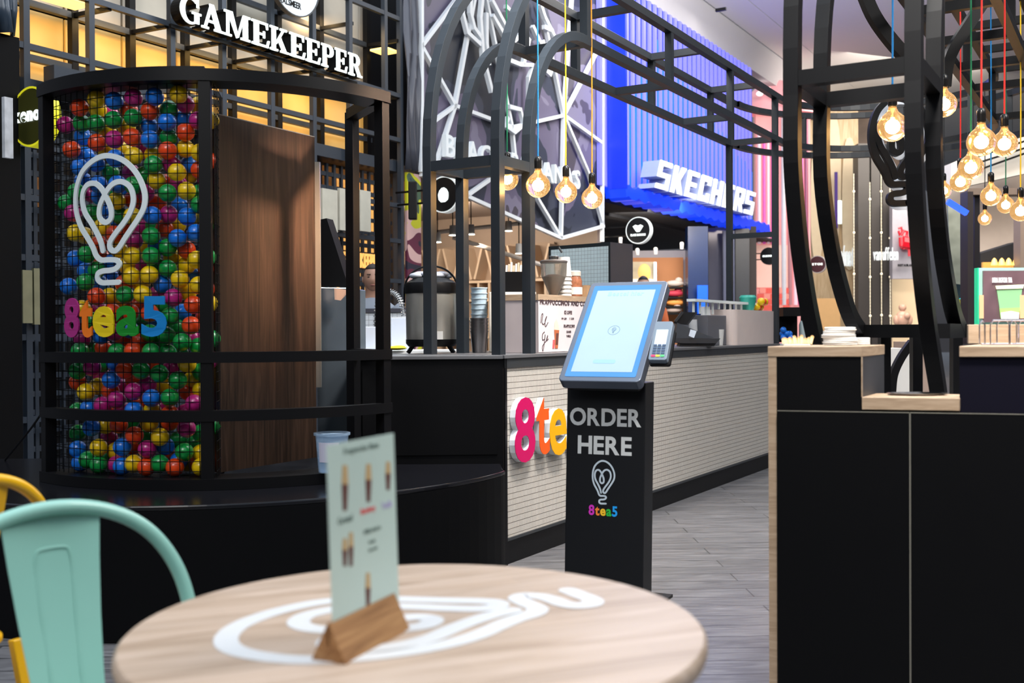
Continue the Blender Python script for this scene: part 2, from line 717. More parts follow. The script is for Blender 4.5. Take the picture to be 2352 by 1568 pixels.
# ---------------------------------------------------------------- cafe chairs
def cafe_chair(label, col, top_c, facing, mname, htop=0.85, hk=1.0, sk=1.0):
    """bent-tube metal cafe chair; top_c is the x,y under the top of the back hoop, facing = angle of the seat direction"""
    f = V((math.cos(facing), math.sin(facing), 0))
    s = V((-f.y, f.x, 0))
    pm = mat(mname, col, 0.32, 0.0, coat=0.25, var=0.03)
    sc_ = V((top_c[0], top_c[1], 0)) + f * 0.27   # seat centre
    t = thing('cafe_chair', label, 'chair', sc_)

    def L3(a, b, z):
        return sc_ + f * a + s * b + V((0, 0, z))
    # seat
    m = MB()
    pts = []
    for k in range(32):
        a = 2 * math.pi * k / 32
        ca, sa = math.cos(a), math.sin(a)
        pts.append(L3(0.18 * math.copysign(abs(ca) ** 0.55, ca), 0.175 * math.copysign(abs(sa) ** 0.55, sa), 0.435))
    m.prism(pts, (0, 0, 0.018))
    obj('seat', m, pm, t, bevel=0.005)
    # hoop
    pts = [L3(-0.175, 0.19*hk, 0.44), L3(-0.195, 0.213*hk, 0.52), L3(-0.222, 0.222*hk, 0.62), L3(-0.243, 0.205*hk, 0.71), L3(-0.258, 0.16*hk, 0.785), L3(-0.268, 0.09*hk, 0.832), L3(-0.27, 0, htop - .001),
           L3(-0.268, -0.09*hk, 0.832), L3(-0.258, -0.16*hk, 0.785), L3(-0.243, -0.205*hk, 0.71), L3(-0.222, -0.222*hk, 0.62), L3(-0.195, -0.213*hk, 0.52), L3(-0.175, -0.19*hk, 0.44)]
    m = MB().tube(smooth(pts, 6), 0.0142, 12)
    obj('back_hoop', m, pm, t, smooth=True)
    # splat, tapered pressed sheet with a raised rib outline
    m = MB()
    rows = [(0.455, -0.172, 0.052), (0.55, -0.205, 0.060), (0.65, -0.232, 0.068), (0.75, -0.253, 0.076), (0.838, -0.267, 0.083)]
    g = []
    for z, a, hw in rows:
        g.append([L3(a - 0.010 * math.cos(q * math.pi / 2), q * hw * sk, z) for q in (-1, -0.6, -0.2, 0.2, 0.6, 1)])
    vs = [p for r_ in g for p in r_]
    vs2 = [p - f * 0.002 for p in vs]
    n = len(vs)
    fs = []
    for i in range(len(rows) - 1):
        for k in range(5):
            a = i * 6 + k
            fs.append((a, a + 1, a + 7, a + 6))
            fs.append((n + a, n + a + 6, n + a + 7, n + a + 1))
    for i in range(len(rows) - 1):
        a = i * 6
        fs.append((a, a + 6, n + a + 6, n + a))
        a += 5
        fs.append((a, n + a, n + a + 6, a + 6))
    m.add(vs + vs2, fs)
    sp = obj('splat', m, pm, t, smooth=True)
    m = MB()
    rib = [L3(-0.181 - .006, -0.026, 0.47), L3(-0.222 - .006, -0.030, 0.60), L3(-0.250 - .006, -0.034, 0.72), L3(-0.258 - .006, -0.032, 0.765), L3(-0.2605 - .006, -0.020, 0.775),
           L3(-0.2605 - .006, 0.020, 0.775), L3(-0.258 - .006, 0.032, 0.765), L3(-0.250 - .006, 0.034, 0.72), L3(-0.222 - .006, 0.030, 0.60), L3(-0.181 - .006, 0.026, 0.47)]
    m.tube(smooth(rib, 4), 0.0032, 6)
    obj('raised_rib', m, pm, sp, smooth=True)
    for a, b in ((0.17, 0.165), (0.17, -0.165), (-0.17, 0.165), (-0.17, -0.165)):
        m = MB().sweep([L3(a, b, 0.44), L3(a * 1.32, b * 1.28, 0.0)], 0.03, 0.022, s)
        obj('leg', m, pm, t, bevel=0.003)
    m = MB()
    m.bar(L3(0.19, 0.18, 0.25), L3(-0.19, -0.18, 0.25), 0.012)
    m.bar(L3(0.19, -0.18, 0.25), L3(-0.19, 0.18, 0.25), 0.012)
    obj('cross_brace', m, pm, t)
    return t


cafe_chair('mint green metal cafe chair with a pressed splat behind the round table', (0.25, 0.49, 0.41), (-0.855, 1.97), math.radians(-42), 'mint_enamel', hk=1.16, sk=1.12)
cafe_chair('yellow metal cafe chair at the left edge beyond the mint one', (0.80, 0.42, 0.006), (-1.19, 2.36), math.radians(150), 'yellow_enamel')

# ---------------------------------------------------------------- curved black podium
PC = V((-1.47, 5.57, 0))
pts = []
for k in range(61):
    a = math.radians(180 + k * (336 - 180) / 60)
    pts.append(PC + V((1.55 * math.cos(a), 1.55 * math.sin(a), 0)))
pts += [V((-0.045, 4.965, 0)), V((-0.035, 5.0, 0)), V((-0.045, 5.04, 0)), V((-0.06, 5.26, 0)), V((-0.80, 5.26, 0)), V((-0.80, 6.3, 0)), V((-2.2, 6.3, 0)), V((-2.3, 5.6, 0))]
pod = thing('podium', 'curved black podium carrying the ball-filled booth', 'podium', (PC.x, 4.6, 0))
m = MB().prism(pts, (0, 0, 0.50))
obj('podium_body', m, blackm, pod)
m = MB().prism([p + V((0, 0, 0.50)) for p in pts], (0, 0, 0.02))
obj('podium_top', m, blackg, pod, bevel=0.006)

# ---------------------------------------------------------------- booth
BC = V((-1.38, 5.38, 0))
BR = 0.97


def cyl(x, y, R=BR, c=BC):
    r = ray(x, y)
    o = CAMP - c
    a = r.x ** 2 + r.y ** 2
    b = 2 * (o.x * r.x + o.y * r.y)
    cc = o.x ** 2 + o.y ** 2 - R * R
    D = b * b - 4 * a * cc
    if D < 0:
        return None
    return CAMP + r * ((-b - math.sqrt(D)) / (2 * a))


def cang(p, c=BC):
    return math.atan2(p.y - c.y, p.x - c.x)


def cp(a, R, z, c=BC):
    return V((c.x + R * math.cos(a), c.y + R * math.sin(a), z))


AL = cang(cyl(108, 800, BR - .02))
AM = cang(cyl(473, 800, BR))
AR = cang(cyl(882, 800, BR - .02))
if AL > 0:
    AL -= 2 * math.pi
booth = thing('booth_frame', 'round black steel booth frame wrapped in wire mesh on the podium', 'booth', (BC.x, BC.y - .7, 0.52))


def ring(name, a0, a1, z0, z1, r0, r1, mt=black, n=40):
    m = MB()
    vs = []
    for k in range(n + 1):
        a = a0 + (a1 - a0) * k / n
        vs += [cp(a, r0, z0), cp(a, r1, z0), cp(a, r1, z1), cp(a, r0, z1)]
    fs = []
    for k in range(n):
        q = 4 * k
        for j in range(4):
            fs.append((q + j, q + (j + 1) % 4, q + 4 + (j + 1) % 4, q + 4 + j))
    fs += [(3, 2, 1, 0), (4 * n, 4 * n + 1, 4 * n + 2, 4 * n + 3)]
    m.add(vs, [tuple(reversed(f)) for f in fs])
    return obj(name, m, mt, booth, smooth=True)


ao = 0.03
ring('top_ring', AL - ao, AR + ao, 2.215, 2.265, 0.82, 0.975)
ring('top_cap', AL - ao + .02, AM, 2.266, 2.276, 0.86, 0.962)
ring('middle_ring', AL - ao, AR + ao, 1.048, 1.093, 0.925, 0.975)
ring('lower_ring', AL - ao, AR + ao, 0.805, 0.850, 0.925, 0.975)
ring('bottom_ring', AL - ao, AR + ao, 0.521, 0.566, 0.80, 0.978)
for a in (AL, AM, AR):
    rad = V((math.cos(a), math.sin(a), 0))
    tg = V((-rad.y, rad.x, 0))
    m = MB().bar(cp(a, 0.945, 0.55), cp(a, 0.945, 2.25), 0.05, 0.05, side=tg)
    obj('post', m, black, booth, bevel=0.002)
pb = P(811, 700, 5.25)
m = MB().bar(V((pb.x, pb.y, 0.52)), V((pb.x, pb.y, 2.25)), 0.05, 0.05, side=WW)
obj('post', m, black, booth, bevel=0.002)
pr = cp(AR, 0.945, 2.24)
m = MB().bar(pr, V((pb.x, pb.y, 2.24)), 0.06, 0.05)
obj('end_bar', m, black, booth)
m = MB().bar(cp(AR, 0.945, 1.07), V((pb.x, pb.y, 1.07)), 0.04, 0.045)
obj('end_bar', m, black, booth)
m = MB().bar(cp(AR, 0.945, 0.545), V((pb.x, pb.y, 0.545)), 0.04, 0.045)
obj('end_bar', m, black, booth)

wirem = mat('black_wire', (0.005, 0.005, 0.006), 0.5, spec=0.15)


def mesh_panel(name, a0, a1, R, z0, z1, step=0.0415, r=0.0019):
    m = MB()
    n = int(round(abs(a1 - a0) * R / step))
    for k in range(n + 1):
        a = a0 + (a1 - a0) * k / n
        m.tube([cp(a, R, z0), cp(a, R, z1)], r, 4, False)
    nz = int(round((z1 - z0) / step))
    for k in range(nz + 1):
        z = z0 + (z1 - z0) * k / nz
        m.tube([cp(a0 + (a1 - a0) * j / 24, R - 0.002, z) for j in range(25)], r, 4, False)
    return obj(name, m, wirem, booth)


mesh_panel('front_mesh', AL, AM + .005, 0.918, 0.55, 2.215)
mesh_panel('back_mesh', AL, AM + .03, 0.66, 0.55, 2.215)
for nm, a in (('side_mesh', AM + 0.035), ('side_mesh', AL - 0.03)):
    m = MB()
    for k in range(7):
        R = 0.66 + (0.918 - 0.66) * k / 6
        m.tube([cp(a, R, 0.55), cp(a, R, 2.215)], 0.0019, 4, False)
    for k in range(41):
        z = 0.55 + 1.665 * k / 40
        m.tube([cp(a, 0.66, z), cp(a, 0.918, z)], 0.0019, 4, False)
    obj(nm, m, wirem, booth)
# white drawn bulb and lettering fixed in front of the mesh
m = MB()
w = 0.0225
bp_ = []
for x, y in BULB:
    px, py = x / 3.92, 400 + y / 3.92
    bp_.append(cyl(px, py, 0.93))
bp_ = smooth(bp_, 5)
b0 = len(m.v)
for i, p in enumerate(bp_):
    t = (bp_[min(i + 1, len(bp_) - 1)] - bp_[max(i - 1, 0)]).normalized()
    nr = V((p.x - BC.x, p.y - BC.y, 0)).normalized()
    sd = t.cross(nr).normalized()
    for a, c in ((-1, 0), (1, 0), (1, 1), (-1, 1)):
        m.v.append(p + sd * (a * w / 2) + nr * (c * 0.008))
for i in range(len(bp_) - 1):
    for k in range(4):
        q = b0 + i * 4
        m.f.append([q + k, q + (k + 1) % 4, q + 4 + (k + 1) % 4, q + 4 + k])
        m.mi.append(0)
for p in (bp_[0], bp_[-1]):
    nr = V((p.x - BC.x, p.y - BC.y, 0)).normalized()
    m.disc(p, nr, w / 2, 0.0078, 14)
o = obj('bulb_sign', m, mat('white_sign', (0.66, 0.72, 0.72), 0.4))
tag(o, 'white one-line bulb and heart sign on the mesh of the ball booth', 'sign')
LC = {'8': mat('sign_magenta', (0.34, 0.02, 0.17), 0.4), 't': mat('sign_orange', (0.80, 0.17, 0.01), 0.4), 'e': mat('sign_yellow', (0.72, 0.52, 0.005), 0.4),
      'a': mat('sign_green', (0.005, 0.20, 0.015), 0.4), '5': mat('sign_blue', (0.002, 0.17, 0.46), 0.4)}
lt = thing('logo_lettering', 'multicoloured 8tea5 letters on the mesh of the ball booth', 'sign', cyl(265, 775, 0.935))
spans = {'8': (151, 184, 684, 775), 't': (186, 214, 689, 775), 'e': (216, 264, 703, 774), 'a': (269, 320, 702, 772), '5': (327, 384, 680, 773)}
for ch, (x0, x1, y0, y1) in spans.items():
    vs, fs = glyph(ch, 0.035)
    ax0, ax1 = min(v.x for v in vs), max(v.x for v in vs)
    ay0, ay1 = min(v.y for v in vs), max(v.y for v in vs)
    m = MB()
    pts = []
    for v in vs:
        px = x0 + (v.x - ax0) / (ax1 - ax0) * (x1 - x0)
        py = y1 - (v.y - ay0) / (ay1 - ay0) * (y1 - y0)
        p = cyl(px, py, 0.93)
        nr = V((p.x - BC.x, p.y - BC.y, 0)).normalized()
        pts.append(p + nr * ((v.z + 0.5) * 0.008))
    m.add(pts, fs)
    o = obj('letter', m, LC[ch], lt)

# ---------------------------------------------------------------- play balls
BALLS1 = '870,895,Y 1028,908,B 1203,880,P 1393,870,B 1608,850,Y 1670,937,P 615,970,y 715,970,R 880,985,y 1520,985,g 1350,1000,R 1160,990,r 985,1020,p 1790,950,y 735,1110,G 865,1110,G 1023,1080,G 1200,1060,G 1505,1100,B 1345,1140,b 590,1125,P 1660,1070,b 1785,1085,P 1670,1190,R 1520,1240,g 1350,1255,B 1190,1235,R 1030,1255,P 875,1285,R 560,1275,R 685,1230,g 745,1230,b 970,1190,y 1140,1145,y 645,1345,R 720,1340,P 1205,1405,Y 1510,1355,R 1380,1400,y 1670,1340,y 1800,1375,Y 1040,1425,B 590,1475,G 720,1505,B 865,1470,b 1380,1480,G 1595,1550,Y 1545,1480,p 1710,1475,b 1800,1530,R'
BALLS2 = '560,60,Y 640,60,r 885,90,B 1060,90,B 1410,55,y 1200,100,G 1510,170,G 1680,150,Y 830,180,p 900,200,b 1050,240,Y 1310,170,P 1800,170,g 1800,275,G 690,160,G 600,260,G 830,350,g 660,350,P 575,400,G 1090,380,g 1195,380,Y 1370,370,B 1520,360,P 1685,380,B 920,480,y 1800,390,y 680,530,Y 595,560,r 760,550,y 1030,540,r 1360,555,G 1600,575,B 1765,530,B 1210,590,p 1480,490,r 560,680,P 1190,735,Y 1360,735,G 1510,660,g 1680,680,r 780,720,G 680,760,b 1770,770,Y 1680,820,y 1510,850,g 1180,915,Y 1345,905,Y 870,860,g 775,870,b 1620,945,Y 1790,1000,Y 1460,990,B 770,970,G 620,1010,B 600,930,r 680,1070,P 870,1100,R 990,1100,y 1125,1085,G 1285,1080,Y 1560,1110,P 1690,1060,y 1740,1175,R 1170,1240,r 1010,1240,r 1350,1250,r 1530,1280,G 1720,1360,R 570,1270,Y 740,1210,y 1170,1400,b 1030,1420,P 910,1450,B 1350,1430,g 1500,1450,g 640,1390,y 840,1320,g 740,1480,p'
BALLS3 = '595,40,R 720,100,G 1055,110,G 1200,100,R 1360,110,G 1510,120,g 1640,20,G 1790,60,G 600,235,P 700,280,G 830,250,P 920,215,g 1125,270,R 1270,275,G 1435,305,G 1600,365,G 1685,215,Y 1810,290,G 580,345,B 1000,360,B 880,420,y 775,470,Y 1740,350,y 1815,450,y 1205,465,P 1365,525,B 1530,520,G 1690,465,r 1750,575,P 680,490,b 1330,400,p 1050,540,P 925,590,P 575,600,G 800,620,B 700,640,g 1205,635,B 1530,670,r 1370,640,y 700,380,r 825,790,B 950,770,y 1070,765,r 1345,750,y 1530,740,r 1680,800,P 1210,860,R 1440,875,Y 600,800,g 700,840,g 570,890,G 1810,840,G 980,880,p 890,970,Y 1100,965,B 1040,1000,y 1325,985,P 1490,960,b 1660,1010,G 1810,1020,Y 700,985,B 790,1080,G 1205,1115,Y 1440,1115,G 1610,1090,b 970,1090,g 1780,1120,r 575,1085,B 640,1165,p 725,1180,B 890,1200,G 1050,1180,p 1100,1215,B 1320,1225,R 1575,1225,R 1700,1205,y 1810,1190,Y'
CN = {'R': 'red', 'Y': 'yellow', 'B': 'blue', 'G': 'green', 'P': 'magenta'}
BRAD = 0.0385
proto = {}
placed = []
WH = ('in the tall upper cage section', 'between the two middle rings of the booth', 'in the lowest cage section of the booth')


def pix(p):
    q = RM.transposed() @ (p - CAMP)
    return 1176 + FPX * q.x / -q.z, 784 - FPX * q.y / -q.z


def ball(p, c, deep=False):
    if c not in proto:
        m = MB().sphere(p, BRAD, 24, 16)
        o = obj('play_ball', m, COLS[c], smooth=True, origin=p)
        proto[c] = o
    else:
        o = proto[c].copy()
        COL.objects.link(o)
        o.location = p
    t = 0 if p.z > 1.07 else (1 if p.z > 0.83 else 2)
    px, py = pix(p)
    row = 'above the white bulb sign' if py < 350 else ('level with the bulb sign' if py < 665 else ('level with the 8tea5 letters' if py < 800 else ('between the middle rings' if py < 950 else 'below the lower ring')))
    colm = 'near the left post' if px < 235 else ('mid-cage' if px < 355 else 'near the centre post')
    lab = ('shaded ' if deep else 'glossy ') + CN[c] + ' play ball ' + ('deep inside, ' if deep else 'at the mesh, ') + row + ', ' + colm
    tag(o, lab, 'ball', lab.replace('ball', 'balls'))
    placed.append(p)


items = []
for s_, oy in ((BALLS1, 0), (BALLS2, 400), (BALLS3, 780)):
    for it in s_.split():
        x, y, c = it.split(',')
        items.append((float(x) / 3.92, oy + float(y) / 3.92, c))
items.sort(key=lambda i: i[2].islower())
for x, y, c in items:
    R = 0.874 if c.isupper() else 0.835
    while R > 0.70:
        p = cyl(x, y, R)
        if p is not None and min([9] + [(p - q).length for q in placed]) > BRAD * 1.96:
            a = cang(p)
            if a > 0:
                a -= 2 * math.pi
            p.z = max(p.z, 0.567 + BRAD)
            if AL + .035 < a < AM - .0:
                ball(p, c.upper(), c.islower())
            break
        R -= 0.006
n1 = len(placed)
# the darker second layer seen through the gaps
tries = 0
pxs = [pix(q) for q in placed]
while len(placed) < 300 and tries < 60000:
    tries += 1
    a = random.uniform(AL + .06, AM - .01)
    p = cp(a, random.uniform(0.70, 0.82), random.uniform(0.61, 2.10))
    q_ = pix(p)
    lim = 29 if tries < 20000 else 24
    if min((q_[0] - b_[0]) ** 2 + (q_[1] - b_[1]) ** 2 for b_ in pxs) < lim * lim:
        continue
    if min((p - q).length for q in placed) > BRAD * 1.96:
        ball(p, random.choice('RYBGP'), True)
        pxs.append(pix(p))
# balls showing through the narrow side mesh
for k in range(8):
    pass

# ---------------------------------------------------------------- brown panel, steel cabinet and monitor behind the booth
panelw = woodmat('dark_oak_panel', (0.010, 0.006, 0.004), (0.024, 0.013, 0.008), (0.042, 0.023, 0.015), scale=(22, 22, 1.1), rough=0.4, spec=0.35)
a = P(502, 700, 4.62)
b = P(725, 700, 5.17)
d = V((b.x - a.x, b.y - a.y, 0))
nn = V((d.y, -d.x, 0)).normalized()
o3 = V((a.x, a.y, 0.567))
pn = thing('timber_panel', 'tall dark oak veneer panel standing inside the right half of the booth', 'panel', o3 + d / 2)
m = MB().box(o3, d, -nn * 0.04, (0, 0, 1.55))
obj('panel', m, panelw, pn)
m = MB().box(o3 + V((0, 0, 1.55)), d, -nn * 0.04, (0, 0, 0.004))
obj('edge_strip', m, mat('panel_edge', (0.16, 0.15, 0.14), 0.4), pn)
# brushed strip standing behind its right edge
m = MB()
q0 = P(724, 655, 5.3)
q1 = P(736, 655, 5.3)
m.box(V((q0.x, q0.y, 0.9)), V((q1.x - q0.x, 0, 0)), V((0, 0.02, 0)), V((0, 0, P(730, 372, 5.3).z - 0.9)))
o = obj('machine_side_rail', m, mat('warm_steel', (0.72, 0.62, 0.50), 0.3, 0.6))
tag(o, 'pale upright metal rail beside the dark oak panel', 'rail')
# steel cabinet
c0_ = P(729, 1010, 5.35)
c1_ = P(801, 1010, 5.45)
ztop = P(760, 660, 5.4).z
m = MB().box(V((c0_.x, c0_.y, 0.521)), V((c1_.x - c0_.x, c1_.y - c0_.y, 0)), V((0.05, 0.3, 0)), V((0, 0, ztop - 0.521)))
st = thing('steel_cabinet', 'brushed steel machine cabinet in the booth opening', 'cabinet', V((c0_.x + .08, c0_.y, 0.521)))
obj('housing', m, mat('blue_steel', (0.30, 0.36, 0.42), 0.25, 0.9), st, bevel=0.004)
m = MB().prism([P(768, 662, 5.34), P(797, 665, 5.36), P(794, 678, 5.36), P(783, 690, 5.35), P(769, 688, 5.34)], (0, -0.006, 0))
obj('hinge_plate', m, mat('copper_plate', (0.72, 0.45, 0.33), 0.35, 0.5), st)
# tilted black monitor on it
m = MB().prism([P(735, 504, 5.5), P(750, 501, 5.5), P(797, 648, 5.5), P(797, 660, 5.5), P(736, 656, 5.5)], (0.02, 0.08, 0))
o = obj('raised_lid', m, blackm, st)
o['label'] = 'raised black wedge-shaped lid'
# grey fluffy cleaning cloth / coat hanging behind
m = MB()
m.sphere(P(800, 740, 5.75), 0.10, 24, 16, (0.7, .7, 2.0))
for i, v in enumerate(m.v):
    m.v[i] = v + V((random.uniform(-1, 1), random.uniform(-1, 1), random.uniform(-1, 1))) * 0.008
o = obj('fleece_jacket', m, mat('grey_fleece', (0.16, 0.155, 0.16), 0.95, var=0.5, vscale=40))
tag(o, 'mottled grey fleece jacket hanging behind the steel cabinet', 'jacket')

# measuring jug on the booth's bottom ring
jg = P(763, 1070, 4.62)
base = V((jg.x, jg.y, 0.568))
plast = mat('blue_clear_plastic', (0.62, 0.78, 0.95), 0.2, trans=0.75, ior=1.25, alpha=0.9)
j = thing('measuring_jug', 'translucent blue plastic measuring jug with a paper label on the booth ledge', 'jug', base)
H = P(763, 993, 4.62).z - 0.568
m = MB().lathe(base, [(0.058, 0.0), (0.066, H * .6), (0.071, H - .012), (0.079, H - .010), (0.079, H), (0.069, H), (0.062, H * .5), (0.054, 0.004), (0.0001, 0.004)], 36, caps=False)
m.lathe(base, [(0.058, 0.0), (0.0001, 0.0001)], 36, caps=False)
obj('jug', m, plast, j, smooth=True)
m = MB()
vs = []
for k in range(9):
    a = math.radians(225 + k * 10)
    vs += [base + V((0.0655 * math.cos(a), 0.0655 * math.sin(a), H * .28)), base + V((0.069 * math.cos(a), 0.069 * math.sin(a), H * .78))]
m.add(vs, [(2 * k, 2 * k + 2, 2 * k + 3, 2 * k + 1) for k in range(8)])
obj('paper_label', m, mat('jug_label', (0.62, 0.60, 0.72), 0.6), j)

# thin cable from the booth's ring to the podium, far left
m = MB().tube(smooth([cp(AL - ao, 0.96, 0.83), P(70, 985, 4.9), PZ(12, 1056, 0.523)], 5), 0.005, 6)
o = obj('cable', m, black, smooth=True)
tag(o, 'thin black cable running from the booth down to the podium', 'cable')

# ---------------------------------------------------------------- main kiosk counter
KZ = 1.055
A = UW(4.553, -2.75)
A = V((A.x, A.y, 0))
tilem = tilemat('cream_mosaic', (0.60, 0.56, 0.50), (0.10, 0.08, 0.065), 0.0135, 0.0295, 0)
KL = 4.9
k1 = thing('kiosk_counter', 'long kiosk counter clad in cream mosaic with a dark worktop and black plinth', 'counter', A)
m = MB().box(A - WW * 0.02 + V((0, 0, 0.02)), UU * KL, -WW * 0.68, (0, 0, KZ - 0.05))
obj('body', m, blackm, k1)
rotang = math.atan2(UY, UX)
tm = MB().box(A - WW * 0.02 + V((0, 0, 0.135)), UU * KL, WW * 0.016, (0, 0, 0.855))
o = obj('mosaic_panel', tm, tilem, k1)
o.data.materials[0].node_tree.nodes['Mapping'].inputs['Rotation'].default_value = (0, 0, -rotang)
m = MB().box(A - WW * 0.02 + V((0, 0, 0.0)), UU * KL, WW * 0.010, (0, 0, 0.12))
obj('plinth', m, black, k1)
m = MB().box(A - WW * 0.02 + V((0, 0, 0.12)), UU * KL, WW * 0.022, (0, 0, 0.014))
obj('plinth_trim', m, steelgrey, k1)
m = MB().box(A - WW * 0.02 + V((0, 0, 0.99)), UU * KL, WW * 0.024, (0, 0, 0.05))
obj('fascia', m, steelgrey, k1)
m = MB().box(A - WW * 0.03 + V((0, 0, 0)), UU * 0.022, WW * 0.034, (0, 0, 1.04))
obj('corner_trim', m, black, k1)
m = MB().box(A - WW * 0.72 - UU * 0.01 + V((0, 0, KZ - 0.018)), UU * KL, WW * 0.73, (0, 0, 0.018))
obj('worktop', m, mat('grey_worktop', (0.10, 0.10, 0.105), 0.3, spec=0.6), k1, bevel=0.002)

# side counter that turns towards the booth
B_ = V((-0.78, 5.275, 0))
sdv = B_ - A
k2 = thing('side_counter', 'plain black side counter between the booth and the mosaic counter', 'counter', A + sdv / 2)
nS = V((-sdv.y, sdv.x, 0)).normalized()
if nS.y < 0:
    nS = -nS
A2 = A + sdv.normalized() * 0.005
AE = A - WW * 0.73 - UU * 0.02
spl = [A2, A + sdv * 0.99, A + sdv * 0.99 + nS * 0.58, AE]
m = MB().prism(spl, (0, 0, KZ - 0.02))
obj('body', m, blackm, k2)
m = MB().box(A2 + sdv.normalized() * 0.03 - nS * 0.004 + V((0, 0, 0.56)), sdv * 0.9, nS * 0.006, (0, 0, 0.43))
obj('panel', m, blackm, k2)
m = MB().prism([p + V((0, 0, KZ - 0.02)) for p in [A2 - nS * .008, A + sdv - nS * .008, A + sdv + nS * 0.6, AE]], (0, 0, 0.018))
obj('worktop', m, MATS['grey_worktop'], k2, bevel=0.002)

# raised logo letters on the mosaic: coloured faces with white returns
ls = thing('logo_lettering', 'large raised 8tea5 letters with white edges on the mosaic counter', 'sign', A + V((0, 0, .5)))
wf = -2.75 - 0.004 + .0


def onface(x, y, off=0.0):
    return PW(x, y, -2.754 + off)


zt0, zt1 = onface(1205, 905).z, onface(1205, 1065).z
colmap = {'8': mat('letter_magenta', (0.55, 0.004, 0.10), 0.35), 't': mat('letter_orange', (0.78, 0.10, 0.01), 0.35), 'e': mat('letter_amber', (0.80, 0.38, 0.003), 0.35),
          'a': MATS['sign_green'], '5': MATS['sign_blue']}
wret = mat('white_returns', (0.72, 0.74, 0.78), 0.4)
z8t, z8b = onface(1208, 912, .04).z, onface(1208, 1062, .04).z
h8 = z8t - z8b
pos = {'8': (1184, 1231, 0, 1.0), 't': (1234, 1264, 0.02, 0.90), 'e': (1264, 1303, 0.0, 0.76), 'a': (1310, 1345, 0, 0.72), '5': (1352, 1390, 0, 0.97)}
for ch, (x0, x1, dz, hf) in pos.items():
    vs, fs = glyph(ch, 0.022)
    ax0, ax1 = min(v.x for v in vs), max(v.x for v in vs)
    ay0, ay1 = min(v.y for v in vs), max(v.y for v in vs)
    u0, u1 = uof(onface(x0, 980, .04)), uof(onface(x1, 980, .04))
    for nm, d0, d1, mt in (('letter_return', 0.002, 0.034, wret), ('letter_face', 0.0342, 0.037, colmap[ch])):
        m = MB()
        m.add([UW(u0 + (v.x - ax0) / (ax1 - ax0) * (u1 - u0), -2.754 + d0 + (v.z + 0.5) * (d1 - d0), z8b + dz + (v.y - ay0) / (ay1 - ay0) * h8 * hf) for v in vs], fs)
        obj(nm, m, mt, ls)

# ---------------------------------------------------------------- order kiosk
BLc, BRc = P(1281, 874, 4.48), P(1470, 880, 4.325)
TLc = P(1352, 649, 4.84)
xr = (BRc - BLc)
xr.z = 0
WD = xr.length
xr.normalize()
upv = (TLc - BLc)
upv -= xr * upv.dot(xr)
HT = upv.length
upv.normalize()
nv = xr.cross(upv).normalized()
ok = thing('order_kiosk', 'freestanding black self-order kiosk with tilted touch screen and ORDER HERE lettering', 'order kiosk', V((BLc.x + .15, BLc.y, 0)))


def rrect(o, ax, ay, w, h, r, n=6):
    pts = []
    for cx, cy, a0 in ((w - r, r, -90), (w - r, h - r, 0), (r, h - r, 90), (r, r, 180)):
        for k in range(n + 1):
            a = math.radians(a0 + 90 * k / n)
            pts.append(o + ax * (cx + r * math.cos(a)) + ay * (cy + r * math.sin(a)))
    return pts


m = MB().prism(rrect(BLc - nv * 0.05, xr, upv, WD, HT, 0.022), nv * 0.05)
hs = obj('screen_housing', m, mat('grey_blue_bezel', (0.10, 0.12, 0.16), 0.3, 0.3, spec=0.7), ok, bevel=0.004)
m = MB().prism(rrect(BLc - nv * 0.075 + xr * 0.015 + upv * .012, xr, upv, WD - .03, HT - .03, 0.02), nv * 0.027)
obj('back_shell', m, black, ok)
bz = 0.024
m = MB().prism(rrect(BLc + xr * bz + upv * bz, xr, upv, WD - 2 * bz, HT - 2 * bz, 0.008), nv * 0.0012)
gl = obj('glass', m, mat('sky_tinted_glass', (0.06, 0.19, 0.40), 0.08, 0.7, spec=0.6), ok)  # blue metallic base imitates the skylight reflected in the glass
bz = 0.046
m = MB().prism(rrect(BLc + xr * bz + upv * bz * 1.1, xr, upv, WD - 2 * bz, HT - 2.3 * bz, 0.002), nv * 0.0018)
disp = mat('lit_display', (0.20, 0.28, 0.34), 0.08, emit=0.36, ecol=(0.60, 0.78, 0.92), spec=0.6, coat=0.15)
obj('display', m, disp, ok)
inkb = mat('display_pale_ink', (0.22, 0.38, 0.52), 0.3, emit=0.24, ecol=(0.32, 0.54, 0.78))


def okp(fx, fy, dn=0.0019):
    return BLc + xr * (WD * fx) + upv * (HT * fy) + nv * dn


obj('display_text', text_one('Bestel hier', okp(0.28, 0.845), xr, upv, WD * 0.46, 0.026, 0.0006, 0.03), inkb, ok)
m = MB().sweep([okp(0.5, 0.49) + (xr * math.cos(a) + upv * math.sin(a)) * 0.026 for a in [2 * math.pi * k / 28 for k in range(29)]], 0.0008, 0.0018, nv)
obj('display_ring', m, mat('display_dark_ink', (0.12, 0.22, 0.30), 0.3), ok)
obj('display_icon', bulb_logo(okp(0.5, 0.49), xr, upv, 0.034, 0.0006), MATS['display_dark_ink'], ok)
m = MB().prism(rrect(okp(0.36, 0.165), xr, upv, WD * 0.28, 0.022, 0.0105), nv * 0.0006)
obj('display_button', m, inkb, ok)
